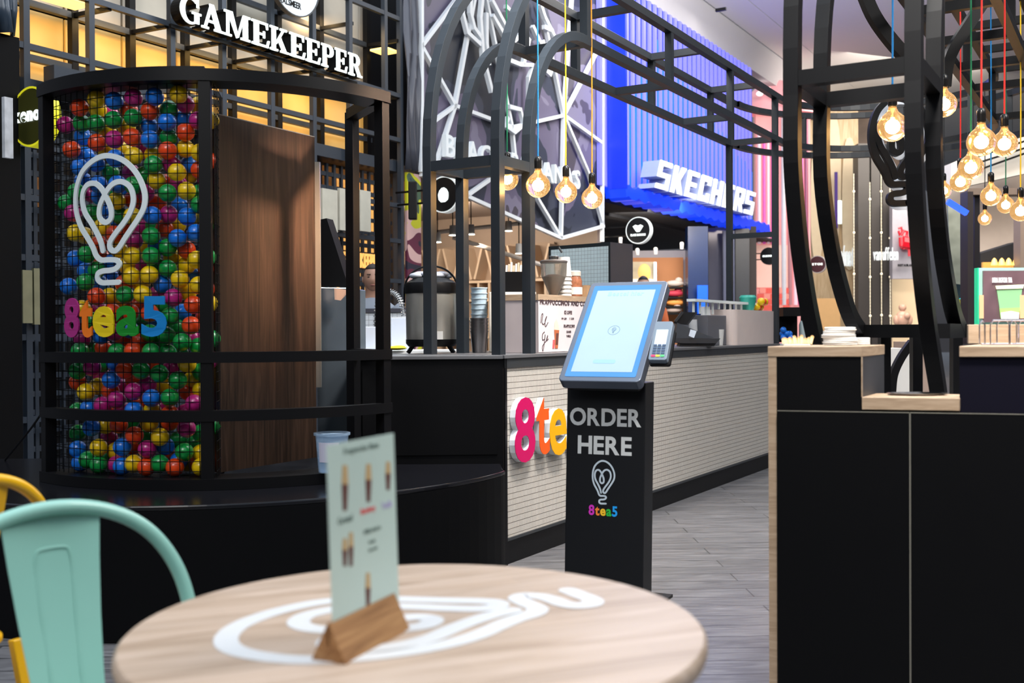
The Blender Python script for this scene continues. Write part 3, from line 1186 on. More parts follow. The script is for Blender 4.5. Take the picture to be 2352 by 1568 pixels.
# pedestal: a broad folded plate leaning very slightly
hz = V((upv.x, upv.y, 0)).normalized()
pz1 = 0.955
pl = P(1303, 890, 4.60)
pl = V((pl.x, pl.y, 0))
pw = 0.352
lean = -hz * 0.05
c = [pl + lean, pl + lean + xr * pw, pl + lean + xr * pw + hz * 0.12, pl + lean + hz * 0.12]
cup = [pl + V((0, 0, pz1)), pl + xr * pw + V((0, 0, pz1)), pl + xr * pw + hz * 0.12 + V((0, 0, pz1)), pl + hz * 0.12 + V((0, 0, pz1))]
m = MB().hexa(c + cup)
obj('pedestal', m, mat('pedestal_black', (0.006, 0.0065, 0.008), 0.45, spec=0.3), ok, bevel=0.004)
m = MB().box(pl + lean * 1.4 - xr * 0.03 - hz * 0.05, xr * (pw + .06), hz * 0.4, (0, 0, 0.012))
obj('base_plate', m, black, ok)
m = MB().box(pl + hz * 0.0 + xr * .05 + V((0, 0, pz1 - .02)), xr * (pw - .1), hz * 0.11, (0, 0, 0.09))
obj('neck', m, black, ok)
upp = (cup[0] - c[0]).normalized()
npn = xr.cross(upp).normalized()


def onped(x, y):
    r = ray(x, y)
    t = (pl + V((0, 0, pz1)) - CAMP).dot(npn) / r.dot(npn)
    return CAMP + r * t + npn * 0.0004


silver = mat('silver_print', (0.56, 0.57, 0.56), 0.45)
for body, x0, x1, yb, yt in (('ORDER', 1309, 1473, 976, 935), ('HERE', 1327, 1451, 1041, 999)):
    o_ = onped(x0, yb)
    Wt = (onped(x1, yb) - o_).dot(xr)
    Ht = (onped(x0, yt) - o_).dot(upp)
    obj('lettering', text_one(body, o_, xr, upp, Wt, Ht, 0.0008, 0.03, gap=0.065), silver, ok)
lo = onped(1386, 1107)
obj('bulb_logo', bulb_logo(lo, xr, upp, (onped(1386, 1056) - onped(1386, 1158)).length, 0.0008, 48), mat('silver_blue_print', (0.50, 0.57, 0.62), 0.45), ok)
tl = onped(1352, 1182)
res = text_on('8tea5', tl, xr, upp, (onped(1418, 1182) - tl).dot(xr), (onped(1352, 1158) - tl).dot(upp), 0.0008, 0.03, gap=0.05)
small = {'8': mat('print_magenta', (0.60, 0.03, 0.45), 0.45), 't': mat('print_orange', (0.85, 0.22, 0.03), 0.45), 'e': mat('print_yellow', (0.85, 0.50, 0.02), 0.45), 'a': mat('print_green', (0.02, 0.42, 0.05), 0.45), '5': mat('print_blue', (0.01, 0.32, 0.80), 0.45)}
for ch, mm in res:
    obj('logo_letter', mm, small[ch], ok)
# card reader
ru = (P(1508, 738, 4.5) - P(1490, 824, 4.42))
ru = (ru - xr * ru.dot(xr) * 0.3).normalized()
rn = xr.cross(ru).normalized()
r0 = P(1488, 826, 4.36)
rd = thing('card_reader', 'grey payment terminal with coloured keys fixed beside the kiosk screen', 'card reader', r0)
ru = (P(1505, 738, 4.45) - r0).normalized()
rx = (xr - ru * xr.dot(ru)).normalized()
rn = rx.cross(ru).normalized()
rh = (P(1505, 738, 4.45) - r0).length
rw = 0.078
m = MB().prism(rrect(r0 - rn * 0.03, rx, ru, rw, rh, 0.01), rn * 0.03)
bd = obj('terminal_body', m, mat('terminal_grey', (0.20, 0.25, 0.31), 0.35), rd, bevel=0.002)
m = MB().prism(rrect(r0 - rn * 0.045 - rx * .004 - ru * .006, rx, ru, rw + .012, rh * .9, 0.01), rn * 0.015)
obj('cradle', m, black, rd)
m = MB().prism(rrect(r0 + rx * .014 + ru * (rh * .36), rx, ru, rw - .028, rh * .42, 0.002), rn * 0.001)
obj('terminal_screen', m, mat('terminal_lit_screen', (0.55, 0.65, 0.75), 0.1, emit=0.35, ecol=(0.7, 0.85, 1.0)), rd)
keym = mat('terminal_keys', (0.06, 0.10, 0.18), 0.4)
for i in range(4):
    for k in range(3):
        m = MB().prism(rrect(r0 + rx * (.013 + .0185 * k) + ru * (.028 + .0125 * i), rx, ru, .015, .0085, .002), rn * 0.0022)
        obj('key', m, keym, rd)
for k, cc in enumerate(((0.8, 0.05, 0.15), (0.85, 0.65, 0.05), (0.1, 0.6, 0.2))):
    m = MB().prism(rrect(r0 + rx * (.011 + .0195 * k) + ru * (.014), rx, ru, .017, .009, .003), rn * 0.0024)
    obj('key', m, mat('key_col%d' % k, cc, 0.4), rd)

# ================================================================ overhead frames
def truss(label, fu, bu, w0, w1, uend, prot, struts0, struts1, urungs, lrungs, zb, bulbfoot=False, floorz=0.0):
    """w0 = near plane, w1 = far plane"""
    t = thing('overhead_frame', label, 'steel frame', UW(fu, (w0 + w1) / 2, zb))
    TW = 0.052

    def arch(u0, w, zr, a, b, ue):
        pts = [UW(u0, w, zr - b - .0)]
        for k in range(13):
            q = math.pi / 2 * k / 12
            pts.append(UW(u0 + a * (1 - math.cos(q)), w, zr - b + b * math.sin(q)))
        pts.append(UW(ue, w, zr))
        return pts
    ZU, ZL = 3.24, 2.86
    for w in (w0, w1):
        if bulbfoot:
            ft = [(2.03, 0), (1.75, 0), (1.50, .07), (1.30, .17), (1.14, .29), (0.95, .46), (0.8, .56)]
            pf = smooth([UW(fu + s_, w, z) for z, s_ in reversed(ft)], 4)[:-1]
            bt = [(2.03, 0), (1.75, 0), (1.50, .13), (1.32, .31), (1.22, .46), (1.17, .60)]
            pb_ = smooth([UW(bu + s_, w, z) for z, s_ in reversed(bt)], 4)[:-1]
        else:
            pf = [UW(fu, w, zb)]
            pb_ = [UW(bu, w, zb)]
        m = MB().sweep(pf + arch(fu, w, ZU, 0.9, 1.1, uend), TW, TW, WW)
        obj('outer_arch', m, prot, t, bevel=0.003)
        m = MB().sweep(pb_ + arch(bu, w, ZL, 0.6, 0.75, uend), TW, TW, WW)
        obj('inner_arch', m, prot, t, bevel=0.003)
    zc = 2.036
    for a, b in (((fu, w0), (fu, w1)), ((bu, w0), (bu, w1)), ((fu, w0), (bu, w0)), ((fu, w1), (bu, w1))):
        m = MB().bar(UW(a[0], a[1], zc), UW(b[0], b[1], zc), TW - .004, TW)
        obj('tie_bar', m, prot, t)
    for s_ in struts0:
        obj('strut', MB().bar(UW(s_, w0, ZL), UW(s_, w0, ZU), 0.048, side=UU), prot, t)
    for s_ in struts1:
        obj('strut', MB().bar(UW(s_, w1, ZL), UW(s_, w1, ZU), 0.048, side=UU), prot, t)
    for s_ in urungs:
        obj('rung', MB().bar(UW(s_, w0, ZU), UW(s_, w1, ZU), 0.048, 0.05), prot, t)
    for s_ in lrungs:
        obj('rung', MB().bar(UW(s_, w0, ZL), UW(s_, w1, ZL), 0.048, 0.05), prot, t)
    return t


frm = mat('frame_grey_black', (0.017, 0.022, 0.028), 0.36, 0.0, spec=0.6)
EU = 9.45
t1 = truss('arched dark steel frame rising from the mosaic counter and running along above it', 4.60, 4.91, -2.81, -3.23, EU, frm,
           [4.92 + .67, 4.92 + 1.95, 4.92 + 3.2, 9.3], [5.6, 4.92 + 1.36, 4.92 + 2.62, 4.92 + 3.9, 9.35], [5.6, 6.28, 7.5, 8.8], [5.6, 6.87, 8.15, 9.3], KZ)
for w in (-2.81, -3.23):
    obj('end_post', MB().bar(UW(9.3, w, KZ), UW(9.3, w, 2.86), 0.05, side=UU), frm, t1)
for z in (2.02, ):
    obj('tie_bar', MB().bar(UW(9.3, -2.81, z), UW(9.3, -3.23, z), 0.045), frm, t1)
t2 = truss('tall dark steel frame over the right-hand bar with inward curving feet', 3.68, 4.07, -0.65, -1.05, EU, black,
           [5.3, 6.6, 7.9, 9.3], [5.3, 6.6, 7.9, 9.3], [5.3, 5.95, 6.6, 7.25, 7.9, 8.6, 9.3], [5.3, 6.0, 6.7, 7.4, 8.1, 9.3], 0.8, True)
# cross bar joining the curved feet, and feet
fb = UW(4.07 + .60, 0, 0)
obj('foot_bar', MB().bar(UW(4.67, -1.06, 1.165), UW(4.67, -0.62, 1.165), 0.05, 0.055), black, t2)
obj('foot_bar', MB().bar(UW(4.25, -0.65, 1.165), UW(4.67, -0.65, 1.165), 0.05, 0.055), black, t2)
for xx, dd in ((2031, 4.55), (2104, 4.6), (2196, 4.7)):
    q = P(xx, 800, dd)
    obj('foot_post', MB().bar(V((q.x, q.y, 0)), V((q.x, q.y, 1.15)), 0.042, side=(1, 0, 0)), black, t2)
# curved braces seen between the uprights
obj('curved_brace', MB().sweep(smooth([P(1975, -40, 5.6), P(2003, 30, 5.6), P(2040, 85, 5.6), P(2085, 135, 5.6), P(2120, 160, 5.6)], 5), 0.06, 0.06, (0, 1, 0)), black, t2)
obj('curved_brace', MB().sweep(smooth([P(2262, 0, 5.9), P(2225, 55, 5.9), P(2190, 110, 5.9), P(2174, 150, 5.9), P(2168, 200, 5.9)], 5), 0.06, 0.06, (0, 1, 0)), black, t2)
# curved end linking the two frames
lk = thing('curved_frame_end', 'half-round dark steel rails linking the two overhead frames at their far end', 'steel frame', UW(EU + 1, -1.93, 2.8))
for z in (3.24, 2.86):
    for R in (0.88, 1.28):
        pts = []
        for k in range(31):
            a = math.pi * k / 30
            pts.append(UW(EU + R * math.sin(a) * 0.95, -1.93 - R * math.cos(a), z))
        m = MB()
        n = len(pts)
        b0 = len(m.v)
        cc = UW(EU, -1.93, z)
        for i, p in enumerate(pts):
            rd_ = (p - cc).normalized()
            for aa, bb in ((-1, -1), (1, -1), (1, 1), (-1, 1)):
                m.v.append(p + rd_ * (aa * .026) + ZZ * (bb * .026))
        for i in range(n - 1):
            for k in range(4):
                q = b0 + i * 4
                m.f.append([q + k, q + 4 + k, q + 4 + (k + 1) % 4, q + (k + 1) % 4])
                m.mi.append(0)
        obj('curved_rail', m, frm, lk)
for a in (0.25, 0.5, 0.75):
    an = math.pi * a
    for R in (0.88, 1.28):
        p = UW(EU + R * math.sin(an) * .95, -1.93 - R * math.cos(an), 2.86)
        obj('strut', MB().bar(p, p + V((0, 0, .38)), 0.045, side=UU), frm, lk)
# black bulb sign hanging at the far end
sgn = thing('hanging_bulb_sign', 'large black bulb-shaped line sign with pale edges hanging above the right-hand bar', 'sign', P(2066, 470, 7.6))
bl = bulb_logo(P(2064, 347, 7.62), (1, 0, 0), ZZ, 0.78, 0.05, 66)
obj('sign_line', bl, black, sgn)
bl = bulb_logo(P(2073, 353, 7.70), (1, 0, 0), ZZ, 0.79, 0.012, 72)
obj('pale_backing', bl, mat('pale_edge_glow', (0.80, 0.83, 0.88), 0.4, emit=.25), sgn)  # emission makes the pale edge show; it is no lamp

# ---------------------------------------------------------------- filament bulbs
amber = mat('amber_glass', (1.0, 0.72, 0.38), 0.04, trans=1.0, ior=1.12, emit=0.34, ecol=(1.0, 0.56, 0.20), spec=0.6)
glow = mat('glowing_filament', (1, 0.85, 0.6), 0.5, emit=9, ecol=(1.0, 0.76, 0.40))
sockm = mat('black_socket', (0.015, 0.014, 0.013), 0.25, 0.5)
brass = mat('brass_cap', (0.8, 0.55, 0.25), 0.3, 1.0)
CC = {'green': (0.0, 0.15, 0.06), 'blue': (0.0, 0.16, 0.42), 'orange': (0.85, 0.28, 0.01), 'red': (0.80, 0.03, 0.02), 'yellow': (0.80, 0.50, 0.01), 'black': (0.02, 0.02, 0.02)}
bulb_proto = None
CORDS = []
BULBS = [(1165, 411, 52, 'green', 'leftmost over the mosaic counter, half hidden by a post', 2.9, 6.0),
         (1236, 426, 56, 'blue', 'partly behind the right post of the arched frame', 2.9, 0),
         (1300, 441, 51, 'yellow', 'third from left over the mosaic counter', 2.9, 0),
         (1360, 455, 49, 'orange', 'rightmost over the mosaic counter', 2.9, 0),
         (2050, 291, 68, 'blue', 'single bulb hanging inside the tall right frame', 3.2, 0),
         (2168, 240, 58, 'black', 'half hidden behind the right post of the tall frame', 3.2, 0),
         (2254, 326, 65, 'red', 'large upper bulb of the right cluster, in front', 3.2, 0),
         (2307, 331, 58, 'red', 'upper right bulb of the right cluster', 3.2, 0),
         (2230, 385, 56, 'green', 'just below the largest bulb of the right cluster', 3.2, 0),
         (2206, 418, 46, 'red', 'low at the left of the right cluster', 3.2, 0),
         (2168, 438, 34, 'black', 'small bulb peeping out beside the curved post', 3.2, 0),
         (2276, 450, 46, 'blue', 'under the cluster in the middle, below the largest bulb', 3.2, 0),
         (2310, 471, 38, 'green', 'between two others low in the right cluster', 3.2, 0),
         (2344, 485, 46, 'yellow', 'at the right edge of the photo', 3.2, 0),
         (2262, 502, 30, 'black', 'lowest and smallest bulb of the right cluster', 3.2, 0)]
for bx, by, bs, cn, lab, ztop_, _ in BULBS:
    d = 0.125 * FPX / bs
    p = P(bx, by, d)
    if bulb_proto is None:
        base = p
        t = thing('filament_bulb', 'x', 'light bulb', base)
        r = 0.0625
        prof = [(r * math.sin(math.pi * i / 20), -r * math.cos(math.pi * i / 20)) for i in range(17)]
        prof += [(0.024, 0.062), (0.0175, 0.075), (0.0165, 0.083)]
        g = obj('globe', MB().lathe(base, prof, 28, caps=False), amber, t, smooth=True)
        m = MB()
        for k in range(6):
            a = k * math.pi / 3
            ca, sa = math.cos(a), math.sin(a)
            m.tube([base + V((0.006 * ca, 0.006 * sa, 0.035)), base + V((0.009 * ca, 0.009 * sa, -0.026))], 0.0016, 5)
        obj('filament', m, glow, t)
        obj('stem', MB().lathe(base, [(0.003, -0.02), (0.003, 0.05), (0.009, 0.078)], 10), mat('bulb_stem', (0.9, 0.7, 0.4), 0.2, emit=0.5, ecol=(1, .6, .25)), t)
        obj('cap', MB().lathe(base, [(0.0145, 0.076), (0.0145, 0.095)], 18), brass, t, smooth=True)
        obj('socket', MB().lathe(base, [(0.019, 0.088), (0.0195, 0.12), (0.019, 0.138), (0.012, 0.147), (0.005, 0.15)], 20), sockm, t, smooth=True)
        bulb_proto = t
        tt = t
    else:
        tt = copy_thing(bulb_proto, p)
    tt['label'] = 'amber globe bulb on ' + cn + ' cord, ' + lab
    CORDS.append((tt, p, cn, ztop_))
    point('bulb_light', p, 5.0 if bx > 2000 else 4.5, (1.0, 0.62, 0.28), 0.03)
    tt['group'] = 'amber globe bulbs hanging from the frames'
for tt, p, cn, ztop_ in CORDS:
    zt_ = max(3.2 if ztop_ > 3 else 2.86, p.z + 0.3)
    m = MB().tube([p + V((0, 0, 0.148)), p + V((0.002, 0, 0.6)), V((p.x, p.y, zt_ + 0.3))], 0.0042, 6)
    wl = obj('cord', m, mat('cord_' + cn, CC[cn], 0.7), tt)

# ---------------------------------------------------------------- right-hand bar cabinets
ply = woodmat('oiled_plywood', (0.30, 0.205, 0.13), (0.37, 0.26, 0.17), (0.44, 0.32, 0.22), scale=(3, 3, 30), rough=0.5)
g0 = P(1765, 900, 3.30)
g0 = V((g0.x, g0.y, 0))
g1 = P(2352, 900, 3.10)
g1 = V((g1.x, g1.y, 0))
EE = (g1 - g0).normalized()
NB = V((-EE.y, EE.x, 0))


def onbar(x):
    r = ray(x, 850)
    n = V((-EE.y, EE.x, 0))
    t = (g0 - CAMP).dot(n) / r.dot(n)
    p = CAMP + r * t
    return V((p.x, p.y, 0))


zT = P(1800, 795, 3.29).z
zS = P(2090, 912, 3.19).z
pA, pB, pC_, pD = onbar(1765), onbar(1978), onbar(2204), onbar(2352) + EE * 0.5
UD = V((UX, UY, 0))
cabL = thing('bar_cabinet', 'tall left cabinet of the bar, black front with a plywood top and edge', 'cabinet', pA)
m = MB().prism([pA + EE * .024, pB, pB + UD * 0.33, pA + EE * .024 + UD * 0.33], (0, 0, zT - 0.032))
obj('body', m, mat('dark_grey_side', (0.045, 0.045, 0.05), 0.45), cabL)
m = MB().prism([pA + EE * .026 - NB * .006, pB - NB * .006, pB - NB * .0005, pA + EE * .026 - NB * .0005], (0, 0, zT - 0.034 - .745))
m2 = MB()
m2.v = [v + V((0, 0, .745)) for v in m.v]
m2.f, m2.mi = m.f, m.mi
obj('front_panel', m2, blackm, cabL)
m = MB().prism([pA - NB * .008, pA + EE * .024 - NB * .008, pA + EE * .024 + UD * .33, pA + UD * .33], (0, 0, zT - .032))
obj('end_panel', m, ply, cabL)
tp = [pA - NB * .010 - EE * .002, pB - NB * .010, pB + UD * 0.34 + EE * .0, pA + UD * 0.34 - EE * .002]
m = MB().prism([p + V((0, 0, zT - .032)) for p in tp], (0, 0, .032))
obj('top', m, ply, cabL, bevel=0.002)
m = MB().prism([pB - NB * .009, pB + EE * .004 - NB * .009, pB + EE * .004 + NB * .004, pB + NB * .004], (0, 0, zT - .032 - zS))
m.v = [v + V((0, 0, zS)) for v in m.v]
obj('front_edge', m, ply, cabL)

cabR = thing('bar_cabinet', 'tall right cabinet of the bar, black front under a plywood top', 'cabinet', pC_)
m = MB().prism([pC_, pD, pD + UD * 0.5, pC_ + UD * 0.5], (0, 0, zT - .032))
obj('body', m, mat('navy_black_panel', (0.0045, 0.004, 0.010), 0.5, spec=.15), cabR)
tp = [pC_ - NB * .010 - EE * .002, pD - NB * .010, pD + UD * 0.55, pC_ + UD * 0.55]
m = MB().prism([p + V((0, 0, zT - .032)) for p in tp], (0, 0, .032))
obj('top', m, ply, cabR, bevel=0.002)

shf = thing('bar_shelf', 'low plywood serving shelf between the two tall bar cabinets', 'shelf', pB)
tp = [pB - NB * .012 + EE * .001, pC_ - NB * .012 - EE * .001, pC_ + UD * 0.20, pB + UD * 0.20 + EE * .001]
m = MB().prism([p + V((0, 0, zS - .038)) for p in tp], (0, 0, .038))
obj('shelf_board', m, ply, shf, bevel=0.002)
m = MB().prism([pB + EE * .001, pC_ - EE * .001, pC_ + UD * 0.18 - EE * .001, pB + UD * 0.18 + EE * .001], (0, 0, zS - .04))
obj('cupboard', m, blackm, shf)
# lower doors in front
zj = P(1900, 943, 3.28).z
edgeb = mat('brass_grey_edge', (0.15, 0.14, 0.115), 0.4)
pM = onbar(2088.5)
for nm, a, b in (('low_door', pA + EE * .027, pM - EE * .0015), ('low_door', pM + EE * .0015, pD)):
    lab = 'black lower door of the bar, left of the vertical seam' if a is not None and (a - pA).length < .1 else 'black lower door of the bar, right of the vertical seam'
    d_ = thing('bar_door', lab, 'door panel', (a + b) / 2)
    m = MB().prism([a - NB * .020, b - NB * .020, b - NB * .0065, a - NB * .0065], (0, 0, zj))
    obj('door', m, blackm, d_, bevel=0.001)
    m = MB().prism([a - NB * .021, b - NB * .021, b - NB * .012, a - NB * .012], (0, 0, .0022))
    m.v = [v + V((0, 0, zj)) for v in m.v]
    obj('edge_strip', m, edgeb, d_)
m = MB().prism([pM - NB * .0215 - EE * .0022, pM - NB * .0215 + EE * .0022, pM - NB * .0205 + EE * .0022, pM - NB * .0205 - EE * .0022], (0, 0, zj))
o = obj('trim_1', m, edgeb)
tag(o, kind='structure')

# things on the bar
pl_ = P(1928, 790, 3.46)
lidm = mat('white_paper_lid', (0.82, 0.80, 0.76), 0.55)
LIDP = None
n_l = 10
for k in range(n_l):
    z = zT + 0.001 + k * 0.0058
    p = V((pl_.x + random.uniform(-.003, .003), pl_.y + random.uniform(-.003, .003), z))
    if LIDP is None:
        m = MB().lathe(p, [(0.050, 0), (0.054, 0.0015), (0.054, 0.004), (0.049, 0.0055), (0.045, 0.0056), (0.0001, 0.0045)], 32, caps=False)
        m.lathe(p, [(0.0001, 0.0001), (0.050, 0)], 32, caps=False)
        LIDP = obj('disposable_plate', m, lidm, smooth=True, origin=p)
        o = LIDP
    else:
        o = LIDP.copy()
        COL.objects.link(o)
        o.location = p
    o.scale = (1, 1, 1) if k < 6 else (.94 - .008 * (k - 6), .94 - .008 * (k - 6), 1)
    tag(o, 'lowest white plate of the tall stack on the left bar cabinet' if k == 0 else ('topmost white plate of the tall stack on the left bar cabinet' if k == n_l - 1 else 'white plate in the middle of the tall stack on the left bar cabinet'), 'plate', 'white plates in the tall stack')
p2 = P(1981, 790, 3.50)
for k in range(4):
    o = LIDP.copy()
    COL.objects.link(o)
    o.location = V((p2.x, p2.y, zT + 0.001 + k * 0.0058))
    o.scale = (0.45, 0.45, 1)
    tag(o, 'small white plate in the short stack right of the tall plate stack', 'plate', 'small plates in the short stack')
# wooden stirrers
stm = mat('birch_stick', (0.72, 0.45, 0.20), 0.6)
cupp = P(1830, 795, 3.42)
tr = thing('stirrer_tray', 'low white tray holding flat wooden sticks on the left bar cabinet', 'tray', V((cupp.x, cupp.y, zT)))
obj('tray', MB().cbox((cupp.x, cupp.y + .02, zT + .001), 0.085, 0.05, 0.004), lidm, tr)
for k in range(13):
    x = 1799 + k * 5.2 + random.uniform(-1, 1)
    top_y = [776, 775, 778, 774, 777, 769, 776, 772, 767, 776, 778, 774, 769][k]
    q = P(x, 796, 3.42)
    q.z = zT + .006
    tp_ = P(x + (3 if k > 8 else -1) + random.uniform(-2, 2), top_y, 3.45)
    m = MB()
    dr = (tp_ - q)
    m.sweep([q, q + dr * .75], 0.0018, 0.010, (0, 1, 0))
    m.disc(q + dr * .75, (0, -1, 0), 0.0058, 0.0018, 14)
    o = obj('wooden_stick', m, stm)
    tag(o, 'flat round-tipped wooden stirring stick standing in the tray on the left cabinet', 'stirrer', 'wooden sticks in the tray')
# metal tray on the shelf
tp_ = P(2106, 909, 3.30)
base = V((tp_.x, tp_.y, zS + .0005))
m = MB().lathe(base, [(0.07, 0), (0.088, 0.003), (0.093, 0.006), (0.090, 0.006), (0.07, 0.002), (0.0001, 0.002)], 40, ay=V((0, .65, 0)), caps=False)
o = obj('serving_dish', m, mat('polished_dish', (0.8, 0.82, 0.86), 0.12, 1.0), smooth=True)
tag(o, 'shallow polished metal dish on the low serving shelf', 'dish')
# wooden block, wire rack and display on the right cabinet
q = P(2224, 788, 3.55)
m = MB().box(V((q.x, q.y, zT + .001)), V((0.45, -0.10, 0)), V((0.03, 0.08, 0)), (0, 0, P(2224, 746, 3.55).z - zT))
o = obj('wooden_block', m, ply, bevel=0.002)
tag(o, 'plywood riser block behind the wire rack on the right cabinet', 'block')
rk = P(2290, 790, 3.3)
wr = thing('wire_rack', 'shiny bent-wire rack on the right bar cabinet', 'rack', V((rk.x, rk.y, zT)))
wm_ = mat('bright_wire', (0.75, 0.72, 0.78), 0.15, 1.0)
for (xa, xb, dd) in ((2250, 2262, 3.3), (2275, 2318, 3.25), (2290, 2335, 3.35), (2320, 2362, 3.25), (2340, 2385, 3.35)):
    a_, b_ = P(xa, 788, dd), P(xb, 788, dd)
    a_.z = b_.z = zT + .004
    h_ = P(xa, 736, dd).z - zT - .004
    m = MB().tube([a_, a_ + V((0, 0, h_ - .012)), a_ + V((.008, 0, h_)), b_ + V((-.008, 0, h_)), b_ + V((0, 0, h_ - .012)), b_], 0.0024, 8)
    obj('wire_hoop', m, wm_, wr, smooth=True)
a_, b_ = P(2254, 788, 3.3), P(2390, 788, 3.3)
a_.z = b_.z = zT + .003
obj('wire_base', MB().tube([a_, b_], 0.003, 8), wm_, wr)

# ================================================================ shop fronts and mall shell
bluegrey = mat('blue_grey_tube', (0.035, 0.045, 0.062), 0.4, 0.2, spec=0.6)
shell = mat('mall_plaster', (0.50, 0.49, 0.52), 0.8, var=0.02)
ceilm = mat('mall_ceiling', (0.80, 0.79, 0.775), 0.8, var=0.01)
darkm = mat('dark_interior', (0.010, 0.010, 0.012), 0.8)
# ceiling with a skylight opening over the near concourse (ceiling begins beyond u=15)
m = MB().box(UW(15.0, -6.27, 7.25), UU * 60, WW * 22, (0, 0, .1))
struct('ceiling', m, ceilm)
m = MB().box(UW(9.0, -6.97, 7.25), UU * 66, WW * 0.68, (0, 0, .1))
struct('trim_2', m, ceilm)
m = MB().box(UW(4.0, -7.32, 6.57), UU * 71, WW * 0.32, (0, 0, .78))
struct('trim_3', m, shell)
m = MB().box(UW(4.0, -7.9, 3.1), UU * 17.8, WW * 0.2, (0, 0, 3.47))
struct('wall_left', m, darkm)
m = MB().box(UW(3.2, -7.9, 0), UU * 6.3, WW * 0.2, (0, 0, 3.09))
struct('wall_left', m, darkm)
# small camera bracket on the bulkhead
o = obj('security_camera', MB().bar(P(1644, 24, 18.5), P(1668, 20, 18.4), 0.05), black)
tag(o, 'tiny dark security camera on the pale bulkhead above the blue shop', 'camera')

# ---------------------------------------------------------------- shop 1: grid front with gold panels
s1 = thing('grid_shopfront', 'shop front of dark steel grid over warmly lit gold and stone panels', 'shop front', UW(7, -7.0, 0))
W1 = -7.0


def z_at(x, y, w=W1):
    return PW(x, y, w).z


hz = sorted(set([z_at(330, 38), z_at(650, 255), z_at(842, 3) - .05, z_at(900, 470), z_at(900, 552), z_at(905, 645), 1.15, 0.55]))
for x in (57, 207, 393, 511, 622, 718, 802, 883, 918):
    u = uof(PW(x, 100, W1))
    obj('upright_tube', MB().bar(UW(u, W1, 0), UW(u, W1, 5.6), 0.05, side=UU), bluegrey, s1)
u0_, u1_ = 4.55, uof(PW(920, 100, W1))
for z in hz:
    obj('cross_tube', MB().bar(UW(u0_, W1, z), UW(u1_, W1, z), 0.045), bluegrey, s1)
WB = -7.42
hb = [z_at(418, 110, WB), z_at(418, 110, WB) + 0.62, z_at(418, 110, WB) - 0.42]
for x in (168, 300, 425, 533, 638, 735, 842):
    u = uof(PW(x, 100, WB))
    obj('rear_upright', MB().bar(UW(u, WB, 3.1), UW(u, WB, 5.6), 0.06, side=UU), black, s1)
    for z in hb[:2]:
        obj('spacer_tube', MB().bar(UW(u, WB, z), UW(u + .02, W1, z), 0.035), black, s1)
for z in hb:
    obj('rear_cross_tube', MB().bar(UW(u0_, WB, z), UW(u1_, WB, z), 0.05), bluegrey, s1)
# panels
gold = mat('gold_stone_glow', (0.72, 0.50, 0.22), 0.55, emit=0.30, ecol=(1.0, 0.50, 0.07), var=0.25, vscale=2.2)  # emission stands in for amber lamp light on the stone
stone = mat('pale_stone_panel', (0.55, 0.50, 0.42), 0.6, var=0.12, vscale=5)
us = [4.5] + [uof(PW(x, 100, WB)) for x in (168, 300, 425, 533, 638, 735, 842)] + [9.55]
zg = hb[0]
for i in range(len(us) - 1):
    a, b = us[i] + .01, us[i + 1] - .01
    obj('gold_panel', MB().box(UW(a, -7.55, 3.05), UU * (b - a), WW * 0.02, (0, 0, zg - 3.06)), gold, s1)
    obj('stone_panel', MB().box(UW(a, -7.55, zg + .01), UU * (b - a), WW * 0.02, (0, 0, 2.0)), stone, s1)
# lit soffit boxes
lamp = mat('warm_lamp_panel', (1, .8, .4), 0.5, emit=2.2, ecol=(1.0, 0.62, 0.16))
for (x0, y0, x1, y1) in ((60, -8, 172, 24), (850, 118, 880, 128)):
    a, b = PW(x0, y0, -7.3), PW(x1, y1, -7.3)
    obj('lamp_panel', MB().box(V((a.x, a.y, b.z)), UU * (uof(b) - uof(a)), WW * 0.22, (0, 0, 0.02)), lamp, s1)
area('shopfront_glow', UW(6.6, -7.15, zg + .02), UW(6.6, -7.5, 3.1), 4.5, 26, (1.0, 0.58, 0.14), 0.1)
area('shopfront_glow', UW(8.6, -7.25, 4.45), UW(8.8, -7.5, 3.6), 0.5, 8, (1.0, 0.66, 0.3), 0.1)
area('shopfront_wash', UW(7, -5.6, 5.6), UW(7.2, -7.4, 4.2), 3.0, 70, (0.95, 0.97, 1.0))
# fascia and awning under the panels
obj('awning_board', MB().box(UW(4.5, -7.3, 2.93), UU * 5.0, WW * 0.25, (0, 0, 0.12)), bluegrey, s1)
obj('awning_tray', MB().box(PW(100, 150, -6.95) + V((0, 0, -.12)), UU * 0.9, WW * 0.12, (0, 0, 0.11)), bluegrey, s1)
# lattice screen
m = MB()
u = 4.6
while u < 9.5:
    m.box(UW(u, -7.2, 0.1), UU * 0.030, WW * 0.03, (0, 0, 2.8))
    u += 0.115
z = 0.15
while z < 2.9:
    m.box(UW(4.6, -7.205, z), UU * 4.9, WW * 0.03, (0, 0, 0.042))
    z += 0.138
obj('lattice_screen', m, bluegrey, s1)
amb = mat('amber_window', (0.9, 0.5, 0.15), 0.6, emit=0.85, ecol=(1.0, 0.50, 0.13))
ambd = mat('amber_window_dim', (0.25, 0.11, 0.04), 0.6, emit=0.10, ecol=(1.0, 0.4, 0.1))
for (x0, y0, x1, y1, mt) in ((848, 448, 868, 540, amb), (770, 545, 868, 572, amb), (740, 380, 930, 428, ambd), (770, 410, 868, 428, amb), (768, 620, 870, 635, amb), (768, 655, 870, 672, amb), (896, 445, 906, 600, amb),
                             (40, 395, 100, 470, ambd)):
    a, b = PW(x0, y0, -7.35), PW(x1, y1, -7.35)
    zlo = PW(x0, y1, -7.35).z
    obj('lit_window', MB().box(V((a.x, a.y, zlo)), UU * (uof(b) - uof(a)), WW * .02, (0, 0, a.z - zlo)), mt, s1)
a, b = PW(784, 612, -7.16), PW(872, 612, -7.16)
